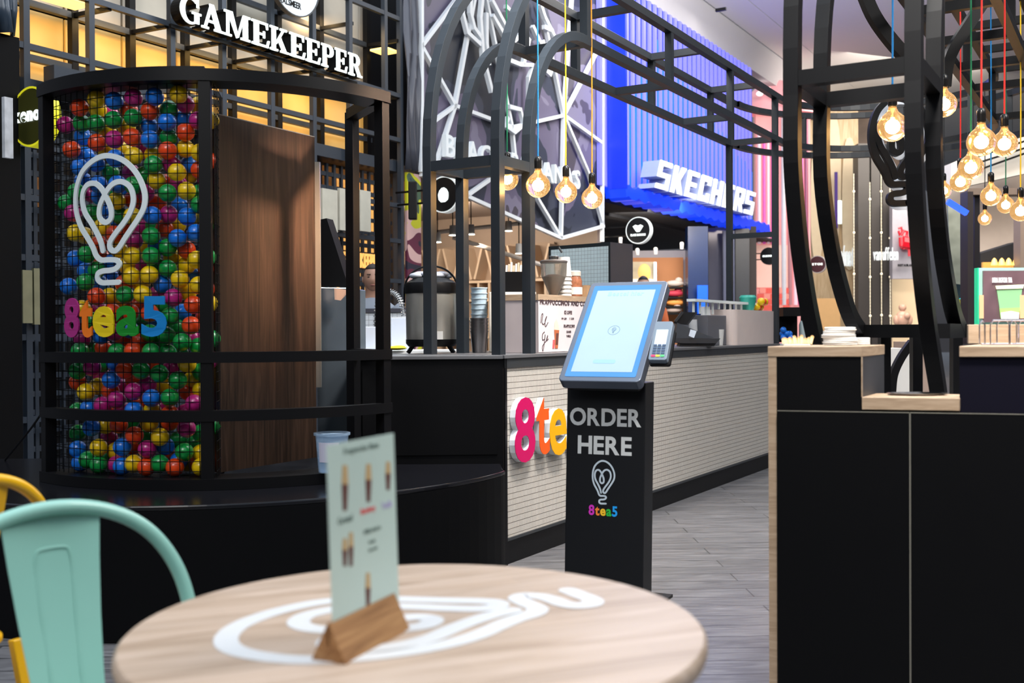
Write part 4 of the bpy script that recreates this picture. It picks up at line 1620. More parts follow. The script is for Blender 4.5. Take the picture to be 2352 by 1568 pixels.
obj('lit_lettering', text_one('GAMEKEEPER', a + V((0, 0, 0.0)), UU, ZZ, uof(b) - uof(a), 0.16, 0.02, 0.02), amb, s1)
for (x0, y0, x1, y1) in ((735, 432, 772, 530), (775, 432, 800, 528), (822, 436, 848, 530), (46, 620, 72, 742), (72, 616, 100, 745)):
    a = PW(x0, y0, -6.94)
    b = PW(x1, y1, -6.94)
    cz = PW(x0, y1, -6.94).z
    obj('cream_panel', MB().box(V((a.x, a.y, cz)), UU * (uof(b) - uof(a) - .01), WW * 0.03, (0, 0, a.z - cz)), mat('cream_stone', (0.52, 0.50, 0.42), 0.6, var=.15) if x0 > 700 else mat('olive_stone', (0.20, 0.19, 0.11), 0.6, var=.3), s1)


# slab-serif letters drawn as strokes
def slab(ch):
    """list of polygons (x, y) in a unit-high cell"""
    T, S, h = 0.20, 0.085, 1.0

    def R(x0, y0, x1, y1):
        return [(x0, y0), (x1, y0), (x1, y1), (x0, y1)]
    if ch == 'A':
        return [[(0.10, 0.05), (0.20, 0.05), (0.47, 0.93), (0.38, 1.0)], [(0.33, 1.0), (0.52, 1.0), (0.84, 0.05), (0.62, 0.05)], R(0.24, 0.28, 0.66, 0.37), R(0, 0, 0.30, S), R(0.54, 0, 0.94, S)], 0.94
    if ch == 'M':
        return [R(0.10, .05, 0.20, .95), [(0.12, 1), (0.34, 1), (0.60, 0.05), (0.52, 0.0)], [(0.88, 1), (0.80, 1), (0.52, 0.0), (0.60, 0.05)], R(0.80, .05, 1.0, .95), R(0, 0, 0.30, S), R(0, 1 - S, 0.34, 1), R(0.70, 0, 1.1, S), R(0.80, 1 - S, 1.1, 1)], 1.1
    if ch == 'E':
        return [R(0.10, 0, 0.30, 1), R(0, 0, 0.72, S), R(0, 1 - S, 0.70, 1), R(0.30, 0.46, 0.52, 0.54), R(0.50, 0.36, 0.57, 0.64), [(0.64, S), (0.72, S), (0.78, 0.30), (0.70, 0.30)], [(0.62, 1 - S), (0.70, 1 - S), (0.70, 0.74), (0.65, 0.74)]], 0.78
    if ch == 'K':
        return [R(0.10, 0, 0.30, 1), R(0, 0, 0.42, S), R(0, 1 - S, 0.42, 1), [(0.30, 0.36), (0.36, 0.30), (0.78, 0.95), (0.68, 0.95)], [(0.40, 0.52), (0.54, 0.66), (0.90, 0.05), (0.68, 0.05)], R(0.56, 0, 1.0, S), R(0.54, 1 - S, 0.90, 1)], 1.0
    if ch in 'PR':
        pol = [R(0.10, 0, 0.30, 1), R(0, 0, 0.42, S), R(0, 1 - S, 0.50, 1)]
        c = []
        n = 10
        oo, ii = [], []
        for k in range(n + 1):
            a = math.pi / 2 - math.pi * k / n
            oo.append((0.48 + 0.30 * math.cos(a), 0.73 + 0.27 * math.sin(a)))
            ii.append((0.46 + 0.12 * math.cos(a), 0.73 + 0.185 * math.sin(a)))
        for k in range(n):
            pol.append([oo[k], oo[k + 1], ii[k + 1], ii[k]])
        pol += [R(0.28, 0.46, 0.48, 0.545), R(0.28, 0.915, 0.48, 1.0)]
        if ch == 'R':
            pol += [[(0.40, 0.50), (0.60, 0.52), (0.86, 0.05), (0.66, 0.05)], R(0.64, 0, 0.96, S)]
            return pol, 0.96
        return pol, 0.80
    if ch == 'G':
        pol = []
        n = 22
        a0, a1 = math.radians(48), math.radians(335)
        oo, ii = [], []
        for k in range(n + 1):
            a = a0 + (a1 - a0) * k / n
            oo.append((0.46 + 0.46 * math.cos(a), 0.5 + 0.52 * math.sin(a)))
            th = 0.27 if 1.9 < a < 4.6 else 0.36
            ii.append((0.48 + th * math.cos(a), 0.5 + 0.43 * math.sin(a)))
        for k in range(n):
            pol.append([oo[k], oo[k + 1], ii[k + 1], ii[k]])
        pol += [R(0.66, 0.06, 0.86, 0.42), R(0.54, 0.40, 0.96, 0.48), R(0.76, 0.68, 0.84, 1.0)]
        return pol, 0.96
    return [], 0.3


gk = thing('shop_sign', 'glowing white serif GAMEKEEPER letters on the steel grid shop front', 'sign', PW(640, 130, -6.8))
whl = mat('lit_white_letter', (0.9, 1.0, 0.97), 0.4, emit=0.85, ecol=(0.90, 1.0, 0.96))
xs = [(413, 461), (462, 512), (514, 573), (577, 618), (619, 661), (664, 700), (701, 735), (737, 765), (768, 796), (799, 830)]
WS = -6.80
zb_, zt2 = z_at(460, 76, WS) - .005, z_at(425, 0, WS) + .0
zt2 = z_at(820, 127, WS)
zb_ = z_at(805, 172, WS)
for ch, (x0, x1) in zip('GAMEKEEPER', xs):
    pol, wd2 = slab(ch)
    ua, ub = uof(PW(x0, 90, WS)), uof(PW(x1, 90, WS))
    for nm, w0_, dw, mt, gr in (('letter_face', WS, 0.012, whl, 0.0), ('letter_return', WS - 0.11, 0.108, black, 0.012)):
        m = MB()
        for i, pg in enumerate(pol):
            if nm == 'letter_return':
                cx_ = sum(p[0] for p in pg) / len(pg)
                cy_ = sum(p[1] for p in pg) / len(pg)
            m.prism([UW(ua + x / wd2 * (ub - ua), w0_, zb_ + y * (zt2 - zb_)) for x, y in pg], WW * dw)
        obj(nm, m, mt, gk)
obj('sign_rail', MB().bar(UW(uof(PW(410, 60, WS)), WS - .1, zb_ - .03), UW(uof(PW(835, 60, WS)), WS - .1, zb_ - .03), 0.03), black, gk)
area('sign_glow', UW(7.4, -6.6, 3.9), UW(7.4, -7.5, 3.8), 2.4, 6, (0.9, 1.0, 0.97), 0.2)
# round plaque above
pc = PW(672, -45, -6.85)
rs = thing('round_plaque', 'pale round plaque cut off by the top edge above the serif letters', 'sign', pc - V((0, 0, .3)))
obj('disc', MB().disc(pc, WW, 0.33, 0.03, 40), mat('plaque_grey_glow', (0.62, 0.68, 0.74), 0.4, emit=.15), rs)  # slight emission brightens the plaque; no lamp inside
obj('rim', MB().sweep([pc + (UU * math.cos(a) + ZZ * math.sin(a)) * 0.335 + WW * .015 for a in [2 * math.pi * k / 40 for k in range(41)]], .05, .012, WW), steelgrey, rs)
obj('lettering', text_one('AALSMEER', PW(640, 4, -6.82), UU, ZZ, .30, .06, .004, .02), black, rs)


def round_sign(label, x, y, rpx, w, rim, face, detail, rimm=None, ext=0.0, nrm=None):
    c = PW(x, y, w)
    if w is None:
        pass
    d = (c - CAMP).dot(RM @ V((0, 0, -1)))
    r = rpx * d / FPX
    n = -UU if nrm is None else nrm
    t = thing('round_sign', label, 'sign', c - V((0, 0, r)))
    obj('disc', MB().disc(c, n, r * .94, 0.02, 36), face, t)
    obj('rim', MB().lathe(c - n * 0.07, [(r * .93, 0), (r, 0), (r, 0.095), (r * .93, 0.095)], 40, WW, ZZ, n * 1.0, caps=False), rim, t)
    obj('back_disc', MB().disc(c - n * 0.07, n, r * .93, 0.01, 36), rim, t)
    s = -WW * (-1)
    rt_ = WW
    c2 = c + n * 0.022
    for k, (kind, a, b, ww, hh_) in enumerate(detail):
        o_ = c2 + rt_ * (a * r) + ZZ * (b * r)
        if kind == 'text':
            body, bold = ww
            obj('lettering', text_one(body, o_, rt_, ZZ, hh_[0] * r, hh_[1] * r, 0.006, bold), rimm or whl, t)
        elif kind == 'blob':
            obj('emblem', MB().sphere(o_, r, 16, 10, (ww, ww, hh_)), rimm or whl, t)
        elif kind == 'poly':
            obj('emblem', MB().prism([c2 + rt_ * (p[0] * r) + ZZ * (p[1] * r) for p in ww], n * 0.006), rimm or whl, t)
    for zz in (-.35, .35):
        obj('bracket', MB().bar(c - n * .02 - WW * r * .9 + V((0, 0, zz * r)), c - n * .02 - WW * ((c.dot(WW) + 7.0) if abs(c.dot(WW)) < 7 else .3) + V((0, 0, zz * r)), 0.02), black, t)
    return t


olive = mat('olive_face', (0.055, 0.055, 0.010), 0.35)
yrim = mat('yellow_lit_rim', (0.70, 0.66, 0.02), 0.4, emit=.45, ecol=(.75, .72, .02))
round_sign('dark olive round xenos sign with a yellow rim left of the booth', 76, 269, 69, -6.5, yrim, olive, [('text', -.95, -.16, ('xenos', .05), (1.75, .36))])
dface = mat('sign_black_face', (0.006, 0.006, 0.007), 0.3)
wrim = mat('white_lit_rim', (0.75, 0.8, 0.8), 0.4, emit=0.3)
pup = [(-.30, -.28), (-.34, 0), (-.25, .22), (-.10, .36), (.06, .38), (.22, .28), (.33, .1), (.34, -.12), (.30, -.30), (.12, -.42), (-.14, -.42)]
round_sign('black round sign with a white monkey-like emblem over the store entrance behind the arch', 1021, 447, 42, -6.35, wrim, dface, [('poly', 0, 0, pup, 0)])
round_sign('black round sign with a small white crest and a name line below the blue sign', 1467, 529, 31, -6.4, wrim, dface,
           [('poly', 0, 0, [(-.42, .30), (-.2, .42), (0, .34), (.2, .42), (.42, .30), (.25, .05), (.12, -.12), (-.12, -.12), (-.25, .05)], 0), ('text', -.60, -.42, ('BLACK BANANAS', .05), (1.2, .17))])
round_sign('small black round sign with white name in front of the pink shop', 1766, 588, 20, -6.5, mat('dark_rim', (.02, .02, .02), .5), dface, [('text', -.7, -.1, ('SKECHERS', .05), (1.4, .22))])
round_sign('small maroon round sign between the curved posts', 1878, 607, 20, -6.5, mat('grey_rim', (.5, .5, .5), .5), mat('maroon_face', (.05, .012, .02), .4), [('text', -.6, -.1, ('ETOS', .05), (1.2, .25))])
round_sign('small black round sign with a white heart and name below the jeweller lettering', 1985, 628, 18, -6.6, mat('grey_rim', (.5, .5, .5), .5), dface, [('text', -.8, -.2, ('Prenatal', .05), (1.6, .4)), ('poly', 0, 0, [(-.12, .38), (0, .22), (.12, .38), (0, .32)], 0)])
round_sign('small black round sign with white name below the grey wall with red emblem', 2073, 645, 15, -6.6, mat('grey_rim', (.5, .5, .5), .5), dface, [('text', -.8, -.1, ('UFFELEN', .05), (1.6, .28))])

# dark satin curtain strips
satin = mat('grey_satin', (0.055, 0.06, 0.08), 0.35, 0.2, spec=0.5)


def curtain(name, label, x0, x1, ztop, zbot, w, mt, n=40, folds=5, amp=0.05):
    a, b = uof(PW(x0, 200, w)), uof(PW(x1, 200, w))
    m = MB()
    rows = 14
    for i in range(rows + 1):
        z = ztop + (zbot - ztop) * i / rows
        for k in range(n + 1):
            q = k / n
            m.v.append(UW(a + (b - a) * q, w + amp * math.sin(q * folds * 6.28 + 1.3 * math.sin(i * .7)) * (.6 + .4 * math.sin(i * .9)), z))
    for i in range(rows):
        for k in range(n):
            p = i * (n + 1) + k
            m.f.append([p, p + 1, p + n + 2, p + n + 1])
            m.mi.append(0)
    o = obj(name, m, mt, smooth=True)
    md = o.modifiers.new('t', 'SOLIDIFY')
    md.thickness = 0.01
    return tag(o, label, 'curtain')


curtain('satin_drape', 'grey satin drape between the grid shop front and the purple billboard', 931, 963, 6.5, 2.95, -6.95, satin, folds=2)
curtain('satin_drape', 'dark blue satin drape in the upper left corner', -60, 40, 5.6, 3.2, -6.6, mat('navy_satin', (0.035, 0.055, 0.085), 0.28, .2, spec=.7), folds=3, amp=.07)
o = obj('wall_black', MB().box(UW(4.0, -6.68, 0), UU * (uof(PW(37, 400, -6.68)) - 4.0), WW * .05, (0, 0, 3.2)), blackm)
tag(o, kind='structure')
a = PW(5, 362, -6.4)
o = obj('light_box', MB().box(a, UU * .06, WW * .03, (0, 0, PW(15, 225, -6.4).z - a.z)), mat('lightbox_white', (.35, .36, .38), .3, emit=.12, ecol=(.85, .9, 1), var=.6, vscale=14))
tag(o, 'narrow bright upright light box at the left edge beside the olive sign', 'light box')
# poster and loudspeaker below the drape
a = UW(uof(PW(930, 500, -7.0)), -7.0, 0)
pm_ = bpy.data.materials.new('swirl_poster')
pm_.use_nodes = True
n_ = pm_.node_tree
bs_ = n_.nodes['Principled BSDF']
tc_ = n_.nodes.new('ShaderNodeTexCoord')
nz_ = n_.nodes.new('ShaderNodeTexNoise')
nz_.inputs['Scale'].default_value = 1.3
nz_.inputs['Distortion'].default_value = 1.5
rp_ = n_.nodes.new('ShaderNodeValToRGB')
rp_.color_ramp.interpolation = 'CONSTANT'
for i_, (p_, c_) in enumerate(((0, (.02, .02, .04)), (.40, (.12, .02, .05)), (.46, (.65, .42, .40)), (.52, (.55, .55, .02)), (.58, (.05, .10, .06)), (.64, (.02, .03, .10)))):
    e_ = rp_.color_ramp.elements[i_] if i_ < 2 else rp_.color_ramp.elements.new(p_)
    e_.position = p_
    e_.color = (*c_, 1)
n_.links.new(tc_.outputs['Object'], nz_.inputs[0])
n_.links.new(nz_.outputs[0], rp_.inputs[0])
n_.links.new(rp_.outputs[0], bs_.inputs['Base Color'])
o = obj('poster', MB().box(a, UU * (uof(PW(962, 500, -7)) - uof(a)), WW * .03, (0, 0, 2.93)), pm_)
tag(o, 'tall swirling pink, yellow and dark poster beside the grid shop front', 'poster')
c = P(948, 462, 11.0)
o = obj('wall_speaker', MB().cbox(c - V((0, 0, .19)), .085, .1, .39), black, bevel=.01)
tag(o, 'slim black wall loudspeaker below the grey satin drape', 'loudspeaker')

# ---------------------------------------------------------------- shop 2: purple billboard with white struts
WBB = -7.0
bbm = bpy.data.materials.new('purple_camouflage_print')
bbm.use_nodes = True
n_ = bbm.node_tree
bs_ = n_.nodes['Principled BSDF']
bs_.inputs['Roughness'].default_value = 0.4
tc_ = n_.nodes.new('ShaderNodeTexCoord')
nz_ = n_.nodes.new('ShaderNodeTexNoise')
nz_.inputs['Scale'].default_value = 0.75
nz_.inputs['Detail'].default_value = 3.5
nz_.inputs['Distortion'].default_value = 0.6
rp_ = n_.nodes.new('ShaderNodeValToRGB')
rp_.color_ramp.interpolation = 'CONSTANT'
for i_, (p_, c_) in enumerate(((0, (.012, .015, .026)), (.43, (.035, .040, .065)), (.49, (.12, .105, .17)), (.56, (.18, .165, .24)), (.63, (.07, .06, .08)))):
    e_ = rp_.color_ramp.elements[i_] if i_ < 2 else rp_.color_ramp.elements.new(p_)
    e_.position = p_
    e_.color = (*c_, 1)
n_.links.new(tc_.outputs['Object'], nz_.inputs[0])
n_.links.new(nz_.outputs[0], rp_.inputs[0])
n_.links.new(rp_.outputs[0], bs_.inputs['Base Color'])
s2 = thing('billboard', 'purple-grey camouflage billboard with white tube triangles and BLACK BANANAS lettering', 'billboard', UW(12, -7, 3))


def B(x, y, w=WBB):
    return PW(x, y, w)


poly = [B(966, -60), B(1389, -60), B(1389, 520), B(1288, 547), B(1076, 452), B(966, 400)]
obj('printed_panel', MB().prism(poly, -WW * 0.08), bbm, s2)
wt = mat('white_tube', (0.80, 0.84, 0.88), 0.35)
L_ = [((967, -60), (967, 395)), ((1383, -60), (1383, 555)), ((1070, 450), (1288, 547)), ((1288, 547), (1386, 519)), ((1130, 408), (1070, 450)),
      ((967, 106), (1044, 243)), ((967, 106), (1062, -20)), ((1044, 243), (1092, -20)), ((1044, 243), (986, 285)), ((1044, 243), (1003, 372)), ((1044, 243), (1175, 292)),
      ((1175, 292), (1112, -20)), ((1175, 292), (1186, 400)), ((1175, 292), (1294, 265)), ((1294, 265), (1236, -20)), ((1294, 265), (1314, -20)), ((1294, 265), (1374, 112)), ((1294, 265), (1384, 330)),
      ((1294, 265), (1288, 547)), ((1294, 265), (1352, 400)), ((1352, 400), (1384, 515)), ((1235, 458), (1288, 547)), ((1235, 458), (1215, 395)), ((967, 400), (1070, 450))]
for (p, q) in L_:
    obj('white_strut', MB().bar(B(p[0], p[1], WBB + .06), B(q[0], q[1], WBB + .06), 0.05, 0.045, side=WW), wt, s2)
for pts in ([(1063, -20), (1061, 30), (1072, 75), (1102, 103)], [(1080, -20), (1079, 30), (1088, 65), (1104, 88)], [(1108, -20), (1102, 40), (1108, 130), (1129, 212)],
            [(1116, 30), (1116, 100), (1122, 150)], [(1128, 0), (1160, 60), (1172, 100)], [(1130, 35), (1165, 95)], [(1160, 15), (1176, 30), (1172, 60)], [(1165, 137), (1192, 148), (1222, 150), (1214, 178), (1214, 270)],
            [(1178, 95), (1200, 75), (1214, 90), (1200, 150)], [(1222, 60), (1240, 100), (1248, 96)], [(1248, 62), (1266, 70), (1276, 95)], [(1250, 160), (1262, 172), (1268, 150)], [(1168, 245), (1194, 252), (1202, 286), (1180, 304), (1160, 290), (1166, 270)], [(1240, 10), (1250, 40), (1275, 90)]):
    obj('emblem_line', MB().sweep([B(x, y, WBB + .1) for x, y in pts], 0.05, 0.055, WW), wt, s2)
bbl = mat('white_letter_lit', (0.75, .8, .83), .4, emit=.15)
za, zb2 = B(1017, 361, WBB + .1).z, B(1017, 300, WBB + .1).z
ua, ub = uof(B(1015, 300, WBB + .1)), uof(B(1324, 300, WBB + .1))
for ch, mm in text_on('BLACK BANANAS', UW(ua, WBB + .1, za), UU, ZZ, ub - ua, (zb2 - za) * .86, 0.06, 0.015, gap=.12, space=.42):
    obj('letter', mm, bbl, s2)
# interior of shop 2
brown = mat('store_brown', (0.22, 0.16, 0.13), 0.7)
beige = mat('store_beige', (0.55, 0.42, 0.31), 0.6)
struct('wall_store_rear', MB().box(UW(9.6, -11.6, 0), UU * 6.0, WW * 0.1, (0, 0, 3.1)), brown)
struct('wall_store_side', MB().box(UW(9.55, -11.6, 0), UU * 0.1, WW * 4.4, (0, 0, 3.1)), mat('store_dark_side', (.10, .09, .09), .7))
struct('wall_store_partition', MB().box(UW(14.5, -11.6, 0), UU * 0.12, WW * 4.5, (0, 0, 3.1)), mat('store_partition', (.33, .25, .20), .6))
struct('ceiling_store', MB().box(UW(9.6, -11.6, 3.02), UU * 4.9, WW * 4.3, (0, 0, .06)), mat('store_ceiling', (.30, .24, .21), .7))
cub = thing('cubby_shelving', 'tall cream cubby shelving at the end of the lit brown store', 'shelving', UW(14.3, -9.0, 0))
obj('back_board', MB().box(UW(14.42, -10.8, 0.2), UU * .03, WW * 3.0, (0, 0, 2.35)), mat('cubby_back', (.34, .25, .19), .7), cub)
for i in range(16):
    for z0, z1, sl in ((.2, 1.95, 0), (2.0, 2.5, .07 * (1 if i % 2 else -1))):
        w = -10.8 + i * .20
        obj('upright_board', MB().bar(UW(14.28, w - sl, z0), UW(14.28, w + sl, z1), .30, .035, side=UU), beige, cub)
for k in range(7):
    obj('shelf_board', MB().box(UW(14.12, -10.8, .2 + k * .29), UU * .30, WW * 3.0, (0, 0, .035)), beige, cub)
for k, (x, y) in enumerate(((1005, 556), (1040, 540), (1082, 538), (1168, 530), (1192, 582))):
    p = P(x, y, 14.2)
    sp_ = thing('track_spotlight', 'x', 'spotlight', p)
    obj('housing', MB().lathe(p, [(.045, 0), (.05, .02), (.04, .13)], 16), mat('spot_grey', (.4, .38, .36), .4), sp_)
    obj('lens', MB().lathe(p - V((0, 0, .004)), [(.05, 0), (.05, .003)], 16), mat('spot_lens', (1, 1, .9), .4, emit=9, ecol=(.98, 1, .88)), sp_)
    obj('stem', MB().tube([p + V((0, 0, .13)), V((p.x, p.y, 3.0))], .008, 6), black, sp_)
    sp_['label'] = 'small bright ceiling spotlight in the brown store, ' + ('leftmost of five', 'second from left', 'middle one', 'fourth from left', 'rightmost and lowest')[k]
    sp_['group'] = 'spotlights in the brown store'
area('store_light', UW(12.6, -8.6, 2.95), UW(14.4, -8.9, 1.7), 1.6, 120, (1.0, 0.84, 0.66), 1.5)
for nm, pts in (('ceiling_pipe', [(985, 535), (1240, 508)]), ('ceiling_pipe', [(1040, 545), (1250, 610)])):
    o = obj(nm, MB().tube([P(x, y, 14.6) for x, y in pts], .03, 8), mat('pipe_pale', (.6, .52, .46), .5))
    tag(o, 'pale ceiling pipe in the brown store, ' + ('rising to the right' if pts[1][1] < 530 else 'falling to the right'), 'pipe')

# ---------------------------------------------------------------- shop 3: blue finned sign
s3 = thing('finned_sign_wall', 'glowing blue sign wall of upright lilac and blue fins', 'sign wall', UW(18, -7, 3.2))
uA, uB = uof(PW(1396, 300, -6.9)), uof(PW(1736, 300, -6.9))
zlo, zhi = 3.34, 6.55
bl1 = mat('led_blue', (0.003, 0.02, 0.40), 0.35, emit=0.38, ecol=(0.002, 0.03, 1.0))
bl3 = mat('led_blue_edge', (0.005, 0.03, 0.55), 0.35, emit=0.7, ecol=(0.004, 0.05, 1.0))
bl2 = mat('led_sky_blue', (0.0, 0.12, 0.62), 0.35, emit=0.5, ecol=(0.0, 0.16, 0.95))
lil = mat('lit_lilac_fin', (0.14, 0.14, 0.65), 0.35, emit=0.58, ecol=(0.26, 0.26, 1.0))
obj('backing', MB().box(UW(uA, -7.03, zlo), UU * (uB - uA), WW * .05, (0, 0, zhi - zlo)), bl1, s3)
obj('end_return', MB().box(UW(uA - .02, -6.9, zlo - .05), UU * .06, WW * .30, (0, 0, zhi - zlo)), bl1, s3)
ux = uof(PW(1403, 300, -6.75))
uy = uof(PW(1432, 300, -6.75))
obj('broad_panel', MB().box(UW(ux, -6.98, zlo), UU * (uy - ux), WW * .06, (0, 0, zhi - zlo)), lil, s3)
nf_ = 30
for k in range(nf_):
    u = uy + .10 + (uB - uy - .12) * k / nf_
    ph = (k * 7 % 5) / 5
    h_top = zhi
    obj('fin', MB().box(UW(u, -6.98, zlo), UU * .095, WW * .035, (0, 0, h_top - zlo)), lil, s3)
    zz1 = (4.3 + .22 * k if k < 7 else max(4.2, 5.9 - .07 * (k - 7))) + .12 * ph
    obj('lit_strip', MB().box(UW(u + .06, -6.97, zlo + .05), UU * .11, WW * .02, (0, 0, zz1 - zlo - .05)), bl2, s3)
pts = []
obj('lower_edge', MB().sweep([UW(uA + (uB - uA) * k / 60, -6.78, zlo - .10 + .03 * math.sin(k * 1.9)) for k in range(61)], .34, .17, WW), bl3, s3)
sk = thing('shop_sign', 'bold italic white SKECHERS letters on the blue finned sign wall', 'sign', PW(1620, 450, -6.6))
WK = -6.45
ua, ub = uof(PW(1510, 410, WK)), uof(PW(1735, 450, WK))
zk0, zk1 = PW(1508, 437, WK).z, PW(1508, 373, WK).z
zk0 = (zk0 + PW(1725, 490, WK).z) / 2
zk1 = (zk1 + PW(1725, 433, WK).z) / 2
lt_ = mat('lit_white_bold', (.95, .97, 1), .4, emit=.75, ecol=(.93, .96, 1.0))
gap_ = 0.02
cw = (ub - ua) / 8.0


def blocky(ch):
    R = lambda a, b, c, d: [(a, b), (c, b), (c, d), (a, d)]
    t = .27
    if ch == 'S':
        return [R(0, 0, 1, .17), R(.74, .17, 1, .42), R(0, .415, 1, .585), R(0, .58, .26, .83), R(0, .83, 1, 1)]
    if ch == 'K':
        return [R(0, 0, .3, 1), [(.3, .38), (.62, 1), (1, 1), (.62, .5)], [(.3, .38), (.62, .5), (1, 0), (.62, 0)], R(.28, .38, .5, .6)]
    if ch == 'E':
        return [R(0, 0, .3, 1), R(.3, 0, 1, .17), R(.3, .42, .88, .58), R(.3, .83, 1, 1)]
    if ch == 'C':
        return [R(0, .05, .3, .95), R(.05, 0, 1, .22), R(.05, .78, 1, 1), R(.72, .22, 1, .34), R(.72, .66, 1, .78)]
    if ch == 'H':
        return [R(0, 0, .3, 1), R(.7, 0, 1, 1), R(.3, .4, .7, .6)]
    if ch == 'R':
        return [R(0, 0, .3, 1), R(.3, .8, 1, 1), R(.7, .5, 1, .8), R(.3, .36, .95, .56), [(.45, .36), (.75, .36), (1, 0), (.68, 0)]]


for i, ch in enumerate('SKECHERS'):
    for nm, w0_, dw, mt in (('letter_face', WK, .02, lt_), ('letter_return', WK - .28, .275, mat('blue_grey_return', (.25, .30, .48), .5))):
        m = MB()
        for pg in blocky(ch):
            m.prism([UW(ua + cw * (i + x * .80) + (y - .5) * .22, w0_, zk0 + y * (zk1 - zk0)) for x, y in pg], WW * dw)
        obj(nm, m, mt, sk)
area('blue_sign_glow', UW(18, -6.2, 5), UW(18, -4, 3.5), 5, 5, (.25, .35, 1.0), 2.5)

# interior of shop 3 (things and panels standing behind the blue sign)
navy = mat('navy_column', (0.006, 0.022, 0.085), 0.25, spec=.8)


def wall_rect(name, label, cat, x0, y0, x1, y1, d, th, mt, kind=None, **k):
    a, b = P(x0, y1, d), P(x1, y1, d)
    c = P(x0, y0, d)
    m = MB().box(V((a.x, a.y, a.z)), V((b.x - a.x, b.y - a.y, 0)), V((0, th, 0)), (0, 0, c.z - a.z))
    o = obj(name, m, mt, **k)
    if label:
        tag(o, label, cat, kind=kind)
    elif kind:
        tag(o, kind=kind)
    return o


struct('wall_store_dark', MB().box(UW(14.7, -13.2, 0), UU * 9.5, WW * .1, (0, 0, 3.2)), darkm)
struct('wall_store_dark_side', MB().box(UW(14.66, -13.0, 0), UU * .05, WW * 1.0, (0, 0, 3.2)), darkm)
struct('ceiling_store_dark', MB().box(UW(14.7, -13.1, 3.15), UU * 9.5, WW * 6, (0, 0, .05)), darkm)
fr = wall_rect('pale_portal', 'pale lilac door frame around the orange store wall', 'door frame', 1412, 576, 1580, 800, 19.9, .1, mat('lilac_frame', (.45, .42, .45), .6))
fr2 = wall_rect('orange_wall', 'orange-brown lit wall inside the blue shop', 'wall panel', 1412, 592, 1570, 800, 19.7, .05, mat('orange_wall', (.50, .20, .07), .6, var=.25, vscale=1.5))
lb = thing('store_poster', 'bright lit poster with leaves and fruit inside the blue shop', 'poster', P(1460, 650, 19.3))
a = P(1414, 652, 19.3)
b = P(1506, 652, 19.3)
obj('poster_panel', MB().box(a, b - a, V((0, .05, 0)), (0, 0, P(1414, 601, 19.3).z - a.z)), mat('poster_tan', (.40, .32, .20), .5, emit=.25, var=.5, vscale=6), lb)  # emission in the poster colours stands in for light falling on it
obj('poster_stripe', MB().box(P(1414, 652, 19.28), b - a, V((0, .02, 0)), (0, 0, .09)), mat('poster_cream', (.9, .78, .55), .5, emit=.5), lb)
obj('poster_fruit', MB().sphere(P(1480, 625, 19.3), .12, 16, 10, (1, .2, 1.3)), mat('poster_orange', (.85, .45, .12), .5, emit=.35), lb)
for k, x in enumerate((1417, 1502)):
    obj('side_lamp', MB().box(P(x, 650, 19.2), V((.05, 0, 0)), V((0, .03, 0)), (0, 0, .38)), mat('lamp_blue_white', (.7, .85, 1), .5, emit=1.0), lb)
shv = thing('shoe_shelf', 'dark shelf unit with trainers beside the kiosk screen', 'shelf', P(1548, 730, 19.2))
for k, y in enumerate((662, 685, 706, 722)):
    a = P(1524, y, 19.2)
    b = P(1572, y, 19.2)
    obj('shelf_board', MB().box(a, b - a, V((0, .3, 0)), (0, 0, .03)), black, shv)
obj('shelf_post', MB().bar(P(1572, 655, 19.2), P(1572, 740, 19.2), .05, side=(1, 0, 0)), black, shv)
for k, (x, y, c_) in enumerate(((1550, 661, (.6, .5, .42)), (1549, 684, (.50, .03, .06)), (1551, 705, (.8, .3, .06)), (1546, 721, (.55, .42, .36)))):
    p = P(x, y, 19.3) + V((0, 0, .03))
    m = MB().sphere(p + V((0, 0, .05)), .11, 14, 8, (1.5, .6, .55))
    m.sphere(p + V((.07, 0, .10)), .07, 12, 8, (1, .8, .9))
    o = obj('trainer', m, mat('trainer_%d' % k, c_, .6), smooth=True)
    tag(o, ('tan', 'crimson', 'orange', 'pinkish beige')[k] + ' trainer displayed on the dark shelf of the blue shop', 'shoe')
wall_rect('navy_column', 'glossy navy column with a blue glow inside the blue shop', 'column', 1581, 520, 1627, 800, 18.9, .3, navy)
wall_rect('blue_glow_panel', 'small electric blue glowing panel at the foot of the navy column', 'light panel', 1602, 655, 1626, 720, 18.7, .03, mat('electric_blue', (0, .08, .7), .4, emit=.6, ecol=(0, .1, 1)))
wall_rect('glass_pane_wall', 'grey reflecting glass shop window right of the navy column', 'shop window', 1628, 520, 1680, 800, 20.5, .05, mat('grey_glass', (.11, .11, .15), .1, .3, spec=.8))
wall_rect('lilac_column', 'slim slate-blue column beside the glass shop window', 'column', 1662, 530, 1688, 800, 20.2, .1, mat('slate_blue', (.07, .08, .14), .4))
wall_rect('dark_column', 'broad dark column under the last letters of the blue sign', 'column', 1690, 525, 1722, 800, 20.6, .3, mat('slate_dark', (.035, .04, .05), .3, spec=.7))
wall_rect('dark_doorway', 'narrow dark brown doorway beside the pink shop', 'doorway', 1722, 520, 1738, 800, 20.8, .3, mat('dark_brown', (.03, .02, .018), .6))
round_sign('dim reflected round sign on the grey glass shop window', 1630, 598, 16, -7.6, mat('dim_rim', (.3, .3, .33), .5), mat('navy_face', (.02, .025, .06), .4), [('text', -.7, -.1, ('SKECHERS', .05), (1.4, .2))], rimm=mat('dim_text', (.6, .6, .7), .5, emit=.3))
